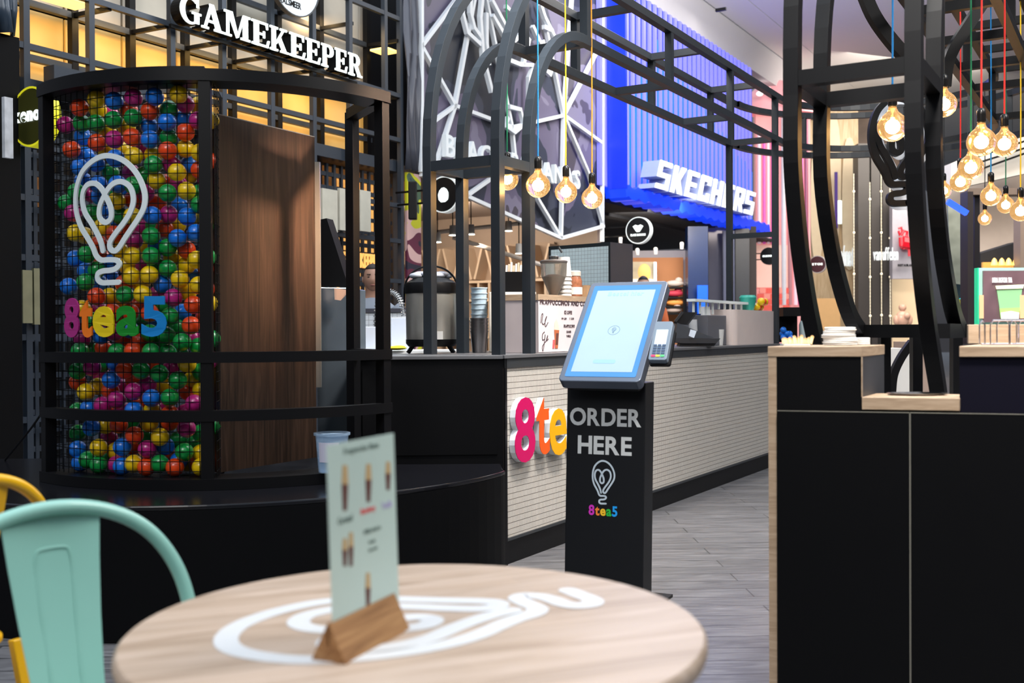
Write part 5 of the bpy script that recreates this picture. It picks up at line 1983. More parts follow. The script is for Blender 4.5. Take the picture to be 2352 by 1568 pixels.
for k, (x, y) in enumerate(((1425, 560), (1464, 586), (1506, 584), (1566, 572))):
    p = P(x, y, 18.0)
    o = obj('ceiling_spot', MB().lathe(p, [(.03, 0), (.035, .1), (.02, .12)], 12), mat('spot_grey', (.4, .38, .36), .4), smooth=True)
    tag(o, 'small spotlight hanging in the dark ceiling of the blue shop, ' + ('leftmost', 'second from left', 'third from left', 'rightmost') [k], 'spotlight')

area('blue_shop_fill', (2.5, 17.6, 3.05), (2.9, 19.6, 1.9), 1.6, 60, (1.0, .93, .85), .6)  # added fill to brighten the orange wall
# ---------------------------------------------------------------- shop 4: pink
pk = thing('pink_shopfront', 'glowing pink shop front with ribbed columns, bubble lights and red tiles', 'shop front', PW(1790, 700, -7.2))
pink = mat('pink_wall', (0.78, 0.36, 0.36), 0.4, emit=.30, ecol=(1.0, .45, .42), var=.1, vscale=1)  # emission makes wall, dome and tiles look lit; they are no lamps
mag = mat('magenta_rib', (0.62, 0.10, 0.40), 0.3, emit=.30, ecol=(.9, .12, .55))
lpk = mat('pale_pink_rib', (0.85, 0.62, 0.72), 0.3, emit=.32, ecol=(1.0, .68, .75))
red_ = mat('red_tiles', (0.75, 0.10, 0.08), 0.35, emit=.25, ecol=(1, .15, .1))
dB = 24.0
a = P(1737, 712, dB)
b = P(1862, 712, dB)
obj('pink_wall', MB().box(V((a.x, a.y, 0)), V((b.x - a.x, 0, 0)), (0, .2, 0), (0, 0, P(1740, 240, dB).z)), pink, pk)
dm = P(1790, 262, dB - .2)
obj('dome', MB().lathe(dm, [(1.1 * math.cos(k * .1745), .75 * math.sin(k * .1745)) for k in range(10)], 32, V((.75, 0, 0)), V((0, .35, 0)), caps=False), mat('pink_dome', (.75, .35, .38), .25, emit=.25, ecol=(1, .4, .42)), pk, smooth=True)
for k, (x, y) in enumerate(((1750, 198), (1763, 205), (1772, 215), (1782, 219), (1796, 233), (1745, 215), (1812, 240))):
    obj('bubble_light', MB().sphere(P(x, y, dB - .9), .075, 14, 8, (1, 1, .7)), mat('bubble_lit', (1, .9, .85), .3, emit=1.6, ecol=(1, .85, .8)), pk, smooth=True)
for k, (x0, x1, mt) in enumerate(((1740, 1748, lpk), (1752, 1759, mag), (1762, 1768, lpk), (1771, 1777, mag), (1795, 1806, mat('grey_rib', (.6, .6, .66), .3, emit=.2)), (1810, 1820, mat('rosy_rib', (.55, .25, .28), .3)), (1823, 1832, lpk), (1834, 1846, mag), (1848, 1857, mat('plum_rib', (.30, .08, .16), .3)))):
    y0_, y1_ = (300, 560) if k < 4 else (270, 700)
    a, b = P(x0, y1_, dB - .15), P(x1, y1_, dB - .15)
    obj('rib', MB().lathe((a + b) / 2, [((b - a).length / 2, 0), ((b - a).length / 2, P(x0, y0_, dB - .15).z - a.z)], 14), mt, pk, smooth=True)
a, b = P(1738, 712, dB - .1), P(1812, 712, dB - .1)
obj('peach_panel', MB().box(P(1738, 660, dB - .1), b - a, (0, .05, 0), (0, 0, .95)), mat('peach_panel', (.85, .50, .42), .4, emit=.35, ecol=(1, .6, .5)), pk)
for i in range(4):
    for j_ in range(5):
        q = P(1740 + j_ * 15 + (i % 2) * 5, 712 - i * 13, dB - .18)
        obj('red_tile', MB().box(q, (.135, 0, 0), (0, .04, 0), (0, 0, .11)), red_ if (i + j_) % 3 else mat('salmon_tile', (.85, .30, .24), .35, emit=.25, ecol=(1, .3, .25)), pk)

# ---------------------------------------------------------------- far wooden front and end of the mall
oakl = woodmat('pale_oak_cladding', (0.44, 0.31, 0.17), (0.56, 0.42, 0.25), (0.66, 0.52, 0.34), scale=(5, 5, .6), rough=.5)
DF = 27.5
wf_ = thing('wooden_shopfront', 'pale oak shop front with rounded surfboard shapes and Prénatal lettering', 'shop front', P(1910, 700, DF))
a, b = P(1858, 700, DF), P(1972, 700, DF)
obj('oak_wall', MB().box(V((a.x, a.y, 0)), V((b.x - a.x, 0, 0)), (0, .3, 0), (0, 0, P(1860, 250, DF).z)), oakl, wf_)
pale = mat('pale_board', (0.74, 0.62, 0.43), 0.5)
for (x0, x1, y0, y1) in ((1896, 1932, 265, 560), (1934, 1968, 315, 620), (1862, 1892, 330, 600)):
    pts = []
    for k in range(28):
        t_ = 2 * math.pi * k / 28
        pts.append(P((x0 + x1) / 2 + (x1 - x0) / 2 * math.copysign(abs(math.cos(t_)) ** .7, math.cos(t_)), (y0 + y1) / 2 - (y1 - y0) / 2 * math.copysign(abs(math.sin(t_)) ** .9, math.sin(t_)), DF - .12))
    obj('surfboard_shape', MB().prism(pts, (0, .08, 0)), pale, wf_)
a = P(1921, 612, DF - .3)
b = P(1970, 612, DF - .3)
lt9 = mat('far_lit_letters', (.8, .85, .85), .4, emit=.45)
obj('lettering', text_one('Prénatal', a, (1, 0, 0), ZZ, b.x - a.x, P(1921, 562, DF - .3).z - a.z, .05, .03), lt9, wf_)
a = P(1918, 525, DF - .5)
obj('purple_banner', MB().box(a, V((.07, 0, 0)), (0, .05, 0), (0, 0, P(1918, 395, DF - .5).z - a.z)), mat('violet', (.06, .02, .25), .5), wf_)
a = P(1924, 514, DF - .5)
obj('white_banner', MB().box(a, V((.11, 0, 0)), (0, .05, 0), (0, 0, P(1924, 460, DF - .5).z - a.z)), mat('lit_banner', (.85, .95, .9), .5, emit=.8), wf_)
wall_rect('pale_display_stand', 'pale orange wooden display stands at the foot of the oak front', 'display stand', 1875, 685, 1930, 760, 24, .3, mat('orange_oak', (.70, .42, .18), .5))
# dark columns with bead light strings
DG = 26.0
wall_rect('dark_column', 'tall dark grey column with bead lights, left one', 'column', 1972, 330, 1998, 800, DG, .4, mat('charcoal', (.055, .05, .048), .4))
wall_rect('dark_column', 'tall dark grey column with bead lights, middle one', 'column', 2002, 330, 2022, 800, DG, .4, MATS['charcoal'])
wall_rect('dark_column', 'tall dark grey column with bead lights, right one', 'column', 2028, 330, 2048, 800, DG, .4, MATS['charcoal'])
struct('wall_end', MB().box(P(1965, 800, 29.0) - V((0, 0, 1.5)), V((1.2, 0, 0)), (0, .2, 0), (0, 0, 8.5)), mat('brown_mottled_wall', (.13, .09, .07), .5, var=.5, vscale=3))  # brown base colour with strong random mottling
bead = mat('bead_lights', (1, .9, .7), .4, emit=.9, ecol=(1, .85, .6))
for k, x in enumerate((1961, 1998, 2024, 2044)):
    m = MB()
    q0, q1 = P(x, 400 + (k % 2) * 20, DG - .3), P(x + 1, 755, DG - .3)
    n = 46
    for i in range(n):
        p = q0.lerp(q1, i / (n - 1))
        m.sphere(p, .032 if i % 12 == 5 else .012, 6, 4)
    m.tube([q0, q1], .006, 4)
    o = obj('bead_light_string', m, bead)
    tag(o, 'hanging string of tiny warm bead lights, ' + ('leftmost of the four', 'second from left', 'third from left', 'rightmost of the four')[k], 'string lights')
# jeweller lettering
a = P(2005, 598, 24.5)
b = P(2062, 603, 24.5)
jw = thing('shop_sign', 'small white van uffelen lettering in front of the dark columns', 'sign', a)
for ch, mm in text_on('van uffelen', a, (1, 0, 0), ZZ, b.x - a.x, .30, .04, .0, gap=.09, space=.2):
    obj('letter', mm, lt9, jw)
# grey wall with red emblem
gw = thing('grey_wall_panel', 'light grey wall panel with a red balloon-like emblem', 'wall panel', P(2080, 640, 25.5))
a, b = P(2050, 640, 25.5), P(2120, 640, 25.5)
obj('panel', MB().box(a, b - a, (0, .2, 0), (0, 0, P(2050, 455, 25.5).z - a.z)), mat('lilac_grey', (.42, .41, .46), .5, var=.1), gw)
redb = mat('red_emblem', (.75, .012, .03), .3, emit=.15)
for pts, w_ in (([(2064, 525), (2070, 522), (2072, 532), (2066, 540), (2064, 530)], .05), ([(2070, 540), (2076, 530), (2084, 532), (2082, 545)], .06), ([(2071, 545), (2072, 565)], .12), ([(2072, 556), (2095, 560)], .26), ([(2096, 560), (2096, 530)], .09), ([(2088, 565), (2089, 588)], .06), ([(2076, 565), (2077, 572)], .08)):
    obj('red_emblem', MB().tube([P(x, y, 25.3) for x, y in pts], w_ / 2 * 1.2, 8), redb, gw, smooth=True)
obj('small_lettering', text_one('RESTAURANT', P(2062, 612, 25.4), (1, 0, 0), ZZ, .38, .06, .02, .04), black, gw)
wall_rect('exit_sign', 'small bright green sign beside the curved post', 'sign', 2103, 562, 2112, 579, 23.5, .04, mat('exit_green', (.02, .7, .1), .4, emit=.6))
bk = wall_rect('bright_shop_window', 'bright beige shop window under the grey wall panel', 'shop window', 2050, 641, 2125, 800, 26.5, .1, mat('beige_lit', (.80, .60, .38), .5, emit=.42, ecol=(1, .78, .5), var=.25, vscale=1.5))
mn = MB()
q = P(2073, 756, 25.6)
mn.sphere(q + V((0, 0, .52)), .09, 12, 8)
mn.sphere(q + V((0, 0, .25)), .17, 14, 8, (1, .7, 1.2))
mn.sphere(q + V((.07, -.08, .32)), .09, 12, 8)
mn.sphere(q + V((-.15, 0, .22)), .07, 12, 8, (1, 1, 1.8))
mn.sphere(q + V((.17, 0, .22)), .07, 12, 8, (1, 1, 1.8))
mn.sphere(q + V((0, 0, 0)), .13, 12, 8, (1, .8, 1))
o = obj('mannequin_torso', mn, mat('peach_gloss', (.85, .52, .38), .2), smooth=True)
tag(o, 'glossy peach bear-like figure in the bright beige shop window', 'figure')
# right side of the mall: dark post, glazed lift / brown soffits, green plants and screen
postm = mat('bronze_post', (.055, .045, .045), .4, .3)
wall_rect('bronze_post', 'broad dark bronze post left of the drinks screen', 'post', 2223, 440, 2236, 790, 12.0, .2, postm)
wall_rect('bronze_post', 'slim dark bronze post right beside the broad one', 'post', 2239, 440, 2251, 790, 12.2, .2, mat('bronze_dark', (.02, .017, .02), .4))
wall_rect('bronze_lintel', 'brown lintel joining the bronze posts', 'lintel', 2223, 432, 2360, 447, 12.1, .2, mat('bronze_light', (.20, .15, .12), .5))
# stepped soffits
soff = mat('beige_soffit', (.44, .36, .30), .7)
m = MB().prism([P(2185, 375, 16), P(2370, 300, 16), P(2370, 395, 16), P(2185, 435, 16)], (0, .3, 0))
tag(obj('soffit', m, mat('pale_soffit', (.58, .55, .50), .7)), 'pale stepped bulkhead at the upper right behind the bulbs', 'bulkhead')
m = MB().prism([P(2170, 430, 17), P(2370, 385, 17), P(2370, 560, 17), P(2170, 610, 17)], (0, .3, 0))
tag(obj('soffit', m, soff), 'beige wall above the dark shop opening at the right', 'bulkhead')
for k, (y0, y1) in enumerate(((352, 322), (366, 338), (384, 350))):
    o = obj('slot_diffuser', MB().bar(P(2215, y0 + 18, 15.8), P(2360, y1, 15.8), .03), black)
    tag(o, 'dark slot line in the pale bulkhead, ' + ('top one', 'middle one', 'bottom one')[k], 'air slot')
m = MB().prism([P(2252, 582, 15), P(2346, 553, 15), P(2346, 622, 15), P(2252, 640, 15)], (0, .4, 0))
tag(obj('dark_fascia', m, darkm), 'black fascia of the shop opening above the drinks screen', 'fascia')
wall_rect('bronze_jamb', 'brown jamb at the right edge beside the black fascia', 'jamb', 2344, 480, 2362, 760, 14.5, .2, mat('bronze_light', (.2, .15, .12), .5))
for k, x in enumerate((2284, 2301, 2317, 2333)):
    q = P(x, 609, 14.7)
    lmp = MB().lathe(q, [(.045, 0), (.03, .07), (.008, .10)], 14)
    o = obj('wall_lamp', lmp, mat('amber_lamp', (1, .6, .15), .4, emit=1.6, ecol=(1, .55, .1)), smooth=True)
    tag(o, 'small amber lamp above the drinks screen, ' + ('leftmost', 'second from left', 'third from left', 'rightmost')[k] + ' of the row of four', 'lamp', 'amber lamps in a row')
wall_rect('amber_backdrop', 'amber lit strip behind the small row of lamps', 'light strip', 2258, 602, 2342, 622, 14.9, .05, mat('amber_dim', (.5, .26, .06), .5, emit=.35, ecol=(1, .5, .1)))
o = obj('blue_light_bar', MB().bar(P(2176, 462, 9.5), P(2221, 490, 9.5), .045), mat('neon_blue', (.02, .05, .9), .3, emit=1.6, ecol=(.03, .12, 1)))
tag(o, 'short glowing blue light bar beside the tall curved post', 'light bar')
# printed panel and plants between posts
m = MB().prism([P(2177, 468, 13), P(2224, 492, 13), P(2224, 655, 13), P(2183, 650, 13)], (0, .05, 0))
tag(obj('art_panel', m, mat('grey_art', (.22, .24, .20), .5, var=.7, vscale=5)), 'mottled grey-green printed panel between the curved post and bronze post', 'panel')
tag(obj('dark_backdrop', MB().prism([P(2185, 650, 13.2), P(2226, 655, 13.2), P(2226, 770, 13.2), P(2200, 765, 13.2)], (0, .05, 0)), mat('navy_green', (.01, .03, .045), .5)), 'dark teal backdrop behind the palm leaves', 'backdrop')
tag(obj('cyan_lamp', MB().sphere(P(2216, 688, 12.9), .055, 14, 10, (1.2, .6, .7)), mat('cyan_lit', (.02, .7, .8), .4, emit=1.0)), 'small glowing cyan lamp among the palm leaves', 'lamp')
pp = thing('palm_plant', 'green palm leaves in the gap beside the bronze post', 'plant', P(2212, 770, 12.6))
for k in range(16):
    a_ = math.radians(20 + k * 10)
    q = P(2214, 752, 12.7)
    tip = q + V((math.cos(a_) * .16, 0, math.sin(a_) * .36))
    mid = q.lerp(tip, .5) + V((0, -.03, .04))
    obj('leaf', MB().sweep([q, mid, tip], .004, .02, (0, 1, 0)), mat('palm_green' if k % 3 else 'palm_yellow', (.03, .16, .03) if k % 3 else (.30, .30, .03), .5), pp)
# drinks screen in a clear frame
ds = thing('drinks_screen', 'bright clear-framed screen showing a green iced drink at the right edge', 'screen', P(2310, 745, 4.6))
d_ = 4.6
a, b = P(2247, 745, d_), P(2420, 742, d_)
hh_ = P(2247, 615, d_).z - a.z
X_ = V((b.x - a.x, b.y - a.y, 0))
obj('clear_frame', MB().box(a, X_, (0, .03, 0), (0, 0, hh_)), mat('acrylic_edge', (.35, .55, .48), .2, emit=.15, ecol=(.4, .9, .7)), ds)
obj('green_edge', MB().box(a + V((-.004, -.004, 0)), V((.005, 0, 0)), (0, .035, 0), (0, 0, hh_)), mat('green_edge_glow', (.02, .5, .25), .3, emit=.4), ds)
m_ = mat('screen_picture', (.12, .07, .08), .3, emit=.15, ecol=(.40, .24, .28), var=.8, vscale=9)
obj('picture', MB().box(P(2259, 740, d_ - .012), V((.26, 0, 0)), (0, .01, 0), (0, 0, P(2259, 622, d_).z - P(2259, 740, d_).z)), m_, ds)
cg = mat('cup_green_lit', (.30, .70, .15), .3, emit=.5, ecol=(.4, .95, .2))
obj('pictured_cup', MB().prism([P(2300, 731, d_ - .02), P(2290, 666, d_ - .02), P(2348, 663, d_ - .02), P(2340, 731, d_ - .02)], (0, .005, 0)), mat('cup_pale', (.22, .42, .22), .3, emit=.3, ecol=(.45, .8, .4)), ds)
obj('pictured_drink', MB().prism([P(2299, 731, d_ - .024), P(2296, 708, d_ - .024), P(2343, 706, d_ - .024), P(2340, 731, d_ - .024)], (0, .003, 0)), cg, ds)
obj('pictured_ice', MB().prism([P(2300, 732, d_ - .027), P(2299, 718, d_ - .027), P(2322, 714, d_ - .027), P(2341, 718, d_ - .027), P(2340, 732, d_ - .027)], (0, .002, 0)), mat('lit_white_ice', (.95, 1, .9), .3, emit=1.0), ds)
obj('pictured_lid', MB().prism([P(2289, 664, d_ - .025), P(2287, 656, d_ - .025), P(2352, 653, d_ - .025), P(2350, 662, d_ - .025)], (0, .004, 0)), mat('lit_lime', (.85, .95, .55), .3, emit=.6), ds)
obj('screen_lettering', text_one('BOBA MATCHA TEA', P(2279, 649, d_ - .02), (1, 0, 0), ZZ, .085, .022, .002, .05), mat('lit_white_txt', (1, 1, .95), .3, emit=1), ds)
for k, x in enumerate((2250, 2343)):
    obj('orange_tube', MB().box(P(x, 731, d_ - .02), V((.018, 0, 0)), (0, .004, 0), (0, 0, .10)), mat('orange_glow', (.8, .4, .22), .3, emit=.4), ds)

# ---------------------------------------------------------------- things on the kiosk counter
def up_on(x, d, z=KZ):
    p = P(x, 800, d)
    return V((p.x, p.y, z + .001))


# insulated pot
b_ = up_on(991, 5.98)
ap = thing('insulated_pot', 'steel insulated pot with black lid, bail handle and three legs behind the frame posts', 'pot', b_)
k_ = 5.98 / FPX
zb0 = .055
obj('body', MB().lathe(b_, [(.135, zb0), (.142, zb0 + .01), (.142, .33)], 40), mat('banded_steel', (.55, .52, .46), .30, .75), ap, smooth=True)
obj('foot_ring', MB().lathe(b_, [(.128, zb0 - .02), (.143, zb0 - .002), (.143, zb0 + .02)], 40), black, ap, smooth=True)
obj('lid', MB().lathe(b_, [(.146, .33), (.148, .37), (.142, .39), (.10, .415), (.04, .425)], 40), black, ap, smooth=True)
hd = []
for k in range(25):
    a_ = math.pi * k / 24
    hd.append(b_ + V((.150 * math.cos(a_), 0, .33 + .155 * math.sin(a_) ** .8)))
obj('handle', MB().tube([b_ + V((.150, 0, .28))] + hd + [b_ + V((-.150, 0, .28))], .0055, 8), black, ap, smooth=True)
for a_ in (200, 340, 90):
    c_, s_ = math.cos(math.radians(a_)), math.sin(math.radians(a_))
    obj('leg', MB().sweep([b_ + V((.10 * c_, .10 * s_, .05)), b_ + V((.135 * c_, .135 * s_, 0))], .02, .02, (-s_, c_, 0)), black, ap)
obj('paper_label', MB().box(b_ + V((.012, -.1425, .075)), V((.062, 0, 0)), V((0, .004, 0)), (0, 0, .045)), offw, ap)
m = MB()
for k in range(9):
    m.sphere(b_ + V((-.08 + .02 * k, -.02 + .02 * (k % 3), .43 + .008 * (k % 2))), .034, 10, 8, (1.2, 1, .55))
o = obj('folded_cloth', m, mat('grey_lilac_cloth', (.42, .44, .50), .7, var=.2, vscale=30), smooth=True)
tag(o, 'crumpled pale grey cloth lying on the lid of the insulated pot', 'cloth')


def cup_stack(label, x, d, n, r0, r1, h, pitch, mt, z0=KZ, flip=False, group=None, hpt=None, cat='cup'):
    b_ = up_on(x, d, z0)
    first = None
    for k in range(n):
        p = b_ + V((0, 0, k * pitch))
        if first is None:
            if flip:
                prof = [(r1 * 1.05, 0), (r1 * 1.05, .004), (r1, .005), (r0, h), (.0001, h)]
            else:
                prof = [(.0001, 0), (r0, 0), (r1, h - .006), (r1 * 1.06, h - .006), (r1 * 1.06, h), (r1 * .96, h), (r1 * .9, h * .8)]
            first = obj('paper_cup', MB().lathe(p, prof, 28, caps=False), mt, smooth=True, origin=p)
            o = first
        else:
            o = first.copy()
            COL.objects.link(o)
            o.location = p
        tag(o, label, cat, group)


cup_stack('pale blue plastic cup in the tall nested stack behind the frame post', 1101, 6.15, 9, .034, .046, .12, .030, mat('pale_blue_plastic', (.50, .62, .70), .4), KZ + .01, False, 'pale blue cups in one stack')
cup_stack('steel beaker in the short nested stack left of the cream box', 1101, 5.92, 5, .040, .050, .12, .018, mat('steel_beaker', (.35, .33, .33), .3, 1.0), KZ, False, 'steel beakers in one stack')
# cream machine box and things on it
q = up_on(1124, 6.0)
crm = thing('cream_cabinet', 'cream metal machine box on the counter between the frame posts', 'box', q + V((.1, .1, 0)))
w_ = (1232 - 1124) * 6.0 / FPX
hcb = P(1130, 671, 6.0).z - KZ
obj('case', MB().box(q, (w_, 0, 0), (0, .19, 0), (0, 0, hcb)), cream, crm, bevel=.004)
obj('door_line', MB().box(q + V((.085, -.003, .01)), (w_ - .1, 0, 0), (0, .004, 0), (0, 0, hcb - .04)), mat('cream_door', (.52, .48, .40), .55), crm)
o = obj('black_caddy', MB().box(q + V((.085, .03, hcb + .001)), (.14, 0, 0), (0, .12, 0), (0, 0, .115)), blackm, bevel=.003)
tag(o, 'square black caddy on top of the cream machine box', 'caddy')
stk = mat('kraft_sachet', (.55, .40, .28), .6)
for k in range(7):
    p = q + V((.092 + k * .0135, .06 + .03 * (k % 2), hcb + .10))
    o = obj('sugar_stick', MB().box(p, (.011, 0, 0), (.0, .004, 0), (.003, 0, .055 + .008 * (k % 3))), stk if k % 2 else offw)
    tag(o, 'paper sugar stick standing in the black caddy', 'sachet', 'sugar sticks in the black caddy')
# menu box facing the aisle
ub0, ub1 = uof(PW(1239, 740, -2.83)), uof(PW(1410, 740, -2.83))
ztb = PW(1242, 676, -2.83).z
sb = thing('menu_machine', 'counter box with a printed frappuccino menu on its side and a pale wooden top edge', 'machine', UW(ub0, -2.9, KZ + .001))
obj('case', MB().box(UW(ub0, -3.05, KZ + .001), UU * (ub1 - ub0), WW * .21, (0, 0, ztb - KZ - .001)), mat('pinkish_grey', (.42, .36, .36), .5), sb)
obj('top_edge', MB().box(UW(ub0 - .003, -3.05, ztb - .03), UU * (ub1 - ub0 + .006), WW * .215, (0, 0, .032)), ply, sb)
WP = -2.838
obj('menu_sheet', MB().box(UW(ub0, WP, KZ + .003), UU * (ub1 - ub0), WW * .002, (0, 0, ztb - KZ - .04)), mat('menu_pinkish', (.62, .55, .55), .5), sb)


def MS(x, y):
    return PW(x, y, WP + .003)


def mtext(body, x0, yb, x1, yt, mt, bold=.02, gap=.09):
    a_ = MS(x0, yb)
    b2_ = MS(x1, yb)
    obj('lettering', text_one(body, a_, UU, ZZ, uof(b2_) - uof(a_), MS(x0, yt).z - a_.z, .001, bold, gap), mt, sb)


inkk = mat('menu_dark_brown', (.06, .035, .04), .6)
mtext('FRAPPUCCINOS AND COLD', 1240, 699, 1355, 687, inkk, .03)
mtext('ICE COFFEE', 1296, 721, 1314, 713, inkk)
mtext('M 4,50', 1290, 734, 1301, 729, inkk)
mtext('L 5,50', 1308, 734, 1318, 729, inkk)
mtext('FRAPPUCCINO', 1295, 752, 1320, 745, inkk)
mtext('CARAMEL', 1301, 764, 1312, 759, inkk)
mtext('VANILLE', 1301, 774, 1311, 769, inkk)
obj('script_lettering', MB().sweep([MS(x, y) for x, y in smooth([V((1243, 745, 0)), V((1244, 728, 0)), V((1247, 722, 0)), V((1245, 738, 0)), V((1250, 745, 0)), V((1255, 728, 0)), V((1252, 748, 0)), V((1259, 741, 0))], 4) for x, y in [(x.x, x.y)]] if False else [MS(v.x, v.y) for v in smooth([V((1242, 742, 0)), V((1244, 724, 0)), V((1247, 721, 0)), V((1245, 740, 0)), V((1250, 744, 0)), V((1256, 726, 0)), V((1252, 736, 0)), V((1253, 750, 0)), V((1259, 740, 0))], 4)], .001, .005, WW), inkk, sb)
obj('script_lettering', MB().sweep([MS(v.x, v.y) for v in smooth([V((1251, 762, 0)), V((1246, 768, 0)), V((1246, 780, 0)), V((1251, 778, 0)), V((1252, 768, 0)), V((1250, 790, 0)), V((1247, 806, 0)), V((1246, 795, 0)), V((1256, 780, 0)), V((1258, 770, 0)), V((1255, 782, 0)), V((1260, 778, 0))], 4)], .001, .005, WW), inkk, sb)
for pts, mt in (([(1273, 757), (1284, 758), (1281, 800), (1275, 800)], mat('print_rust', (.42, .11, .04), .6)), ([(1273, 757), (1274, 740), (1277, 732), (1281, 740), (1284, 758)], mat('print_cream', (.7, .6, .45), .6)), ([(1270, 780), (1275, 780), (1273, 800), (1269, 800)], redk), ([(1277, 765), (1283, 765), (1281, 792), (1276, 792)], drinkc)):
    obj('printed_drink', MB().prism([MS(x, y) for x, y in pts], WW * .001), mt, sb)
# grinder hopper
d6 = 5.75
q = UW(uof(PW(1272, 640, -2.98)), -2.98, ztb + .003)
gdd = (q - CAMP).dot(RM @ V((0, 0, -1)))
kk = gdd / FPX
gr = thing('grinder_hopper', 'clear coffee grinder hopper half full of dark beans with a grey lid', 'grinder', q)
hz_ = (683 - 606) * kk
obj('hopper', MB().lathe(q, [(.022, 0), (.03, .02), (.075, hz_ * .62), (.078, hz_)], 32, caps=False), mat('smoky_clear', (.75, .68, .58), .15, trans=.8, ior=1.2, alpha=.75), gr, smooth=True)
obj('beans', MB().lathe(q, [(.02, .002), (.027, .02), (.066, hz_ * .58), (.030, hz_ * .66)], 28), mat('coffee_beans', (.035, .015, .01), .5, var=.5, vscale=120), gr, smooth=True)
obj('lid', MB().lathe(q, [(.080, hz_), (.082, hz_ + .010), (.074, hz_ + .016), (.028, hz_ + .018)], 32), mat('smoke_lid', (.12, .11, .11), .3), gr, smooth=True)
obj('knob', MB().lathe(q, [(.030, hz_ + .018), (.031, hz_ + .038), (.028, hz_ + .040)], 24), chrome, gr, smooth=True)
for k in range(6):
    p = UW(uof(PW(1297, 640, -2.96)), -2.96, ztb + .003 + k * .024)
    if k == 0:
        cst = obj('paper_cup', MB().lathe(p, [(.044, 0), (.044, .005), (.041, .006), (.031, .115), (.0001, .115)], 26, caps=False), offw, smooth=True, origin=p)
        o = cst
    else:
        o = cst.copy()
        COL.objects.link(o)
        o.location = p
    tag(o, 'white paper cup in the upturned stack beside the grinder hopper', 'cup', 'paper cups beside the grinder')
q = UW(uof(PW(1320, 640, -2.97)), -2.97, ztb + .003)
jr = thing('biscuit_jar', 'glass jar of dark sweets with a beige lid beside the paper cups', 'jar', q)
obj('jar', MB().lathe(q, [(.036, 0), (.045, .012), (.045, .10), (.034, .13)], 28), mat('jar_mix', (.28, .11, .06), .15, var=.7, vscale=60), jr, smooth=True)
obj('lid', MB().lathe(q, [(.038, .13), (.038, .155), (.03, .162)], 24), cream, jr, smooth=True)
obj('paper_label', MB().lathe(q, [(.0465, .018), (.0465, .062)], 24, caps=False), offw, jr, smooth=True)
q = UW(uof(PW(1340, 660, -2.96)), -2.96, ztb + .003)
o = obj('napkin_holder', MB().box(q - UU * .05, UU * .12, WW * .05, (0, 0, .075)), mat('cardboard_brown', (.35, .22, .12), .6))
tag(o, 'brown napkin holder beside the jar on the menu machine', 'napkin holder')

# mosaic back board in a black frame
tw_ = tilemat('pale_mosaic', (0.60, 0.72, 0.74), (0.28, 0.34, 0.36), 0.030, 0.030, 0)
tw_.node_tree.nodes['Mapping'].inputs['Rotation'].default_value = (0, 0, -math.atan2(WW.y, WW.x))
dm_ = 8.35
a = P(1262, 800, dm_ + .25)
b = P(1403, 800, dm_ - .15)
ad = (V((b.x - a.x, b.y - a.y, 0)))
ff = V((ad.y, -ad.x, 0)).normalized()
if ff.y > 0:
    ff = -ff
zt9 = P(1330, 560, dm_).z
bb9 = thing('mosaic_board', 'tall black-framed board of pale blue-white mosaic behind the coffee grinder', 'board', V((a.x, a.y, 0)) + ad / 2)
obj('frame', MB().box(V((a.x, a.y, .02)), ad, -ff * .30, (0, 0, zt9 - .02)), mat('plum_black', (.06, .055, .065), .5), bb9)
obj('frame_front', MB().box(V((a.x, a.y, .02)) + ff * .004, ad, -ff * .004, (0, 0, zt9 - .02)), mat('teal_black', (.008, .014, .018), .5), bb9)
an = ad.normalized()
obj('mosaic', MB().box(V((a.x, a.y, .9)) + ff * .010 + an * .028, ad - an * .045, -ff * .006, (0, 0, zt9 - .93)), tw_, bb9)
o = obj('spout_hook', MB().tube([P(1283, 567, 6.9), P(1286, 572, 6.9), P(1291, 580, 6.9)], .008, 6), steelgrey)
tag(o, 'short grey metal hook above the paper cups', 'hook')
# low mosaic back wall behind the worker's sink
a = P(828, 800, 7.55)
b = P(932, 800, 7.5)
ad = V((b.x - a.x, b.y - a.y, 0))
zt8 = P(880, 708, 7.5).z
bw = thing('low_partition', 'low white mosaic partition with a dark top edge in front of the worker', 'partition', V((a.x, a.y, 0)) + ad / 2)
obj('wall', MB().box(V((a.x, a.y, 0)), ad * 1.15, (0, .08, 0), (0, 0, zt8 - .03)), tilemat('white_mosaic', (.62, .66, .70), (.22, .24, .28), .034, .034, 0), bw)
obj('top_edge', MB().box(V((a.x, a.y - .01, zt8 - .029)), ad * 1.15, (0, .10, 0), (0, 0, .029)), mat('slate_edge', (.05, .05, .065), .4), bw)
# sink counter and things on it
sc9 = thing('sink_counter', 'white sink counter crowded with small bottles behind the booth posts', 'counter', P(885, 815, 6.6))
q = P(815, 815, 6.45)
zz9 = P(880, 806, 6.4).z
obj('top', MB().box(V((q.x, q.y, zz9 - .03)), (.62, 0, 0), (0, .55, 0), (0, 0, .03)), white, sc9)
obj('base', MB().box(V((q.x + .02, q.y + .02, 0)), (.58, 0, 0), (0, .5, 0), (0, 0, zz9 - .031)), blackm, sc9)
o = obj('white_box', MB().box(P(836, 802, 6.6) + V((0, 0, .0)), (.10, 0, 0), (0, .12, 0), (0, 0, .14)), mat('pale_white_plastic', (.62, .66, .74), .4), bevel=.004)
tag(o, 'small white plastic box on the sink counter', 'box')
o = obj('paper_dispenser', MB().box(P(898, 802, 6.7), (.11, 0, 0), (0, .12, 0), (0, 0, .20)), mat('pale_lilac_plastic', (.55, .60, .70), .4), bevel=.004)
tag(o, 'pale lilac paper dispenser on the sink counter', 'dispenser')
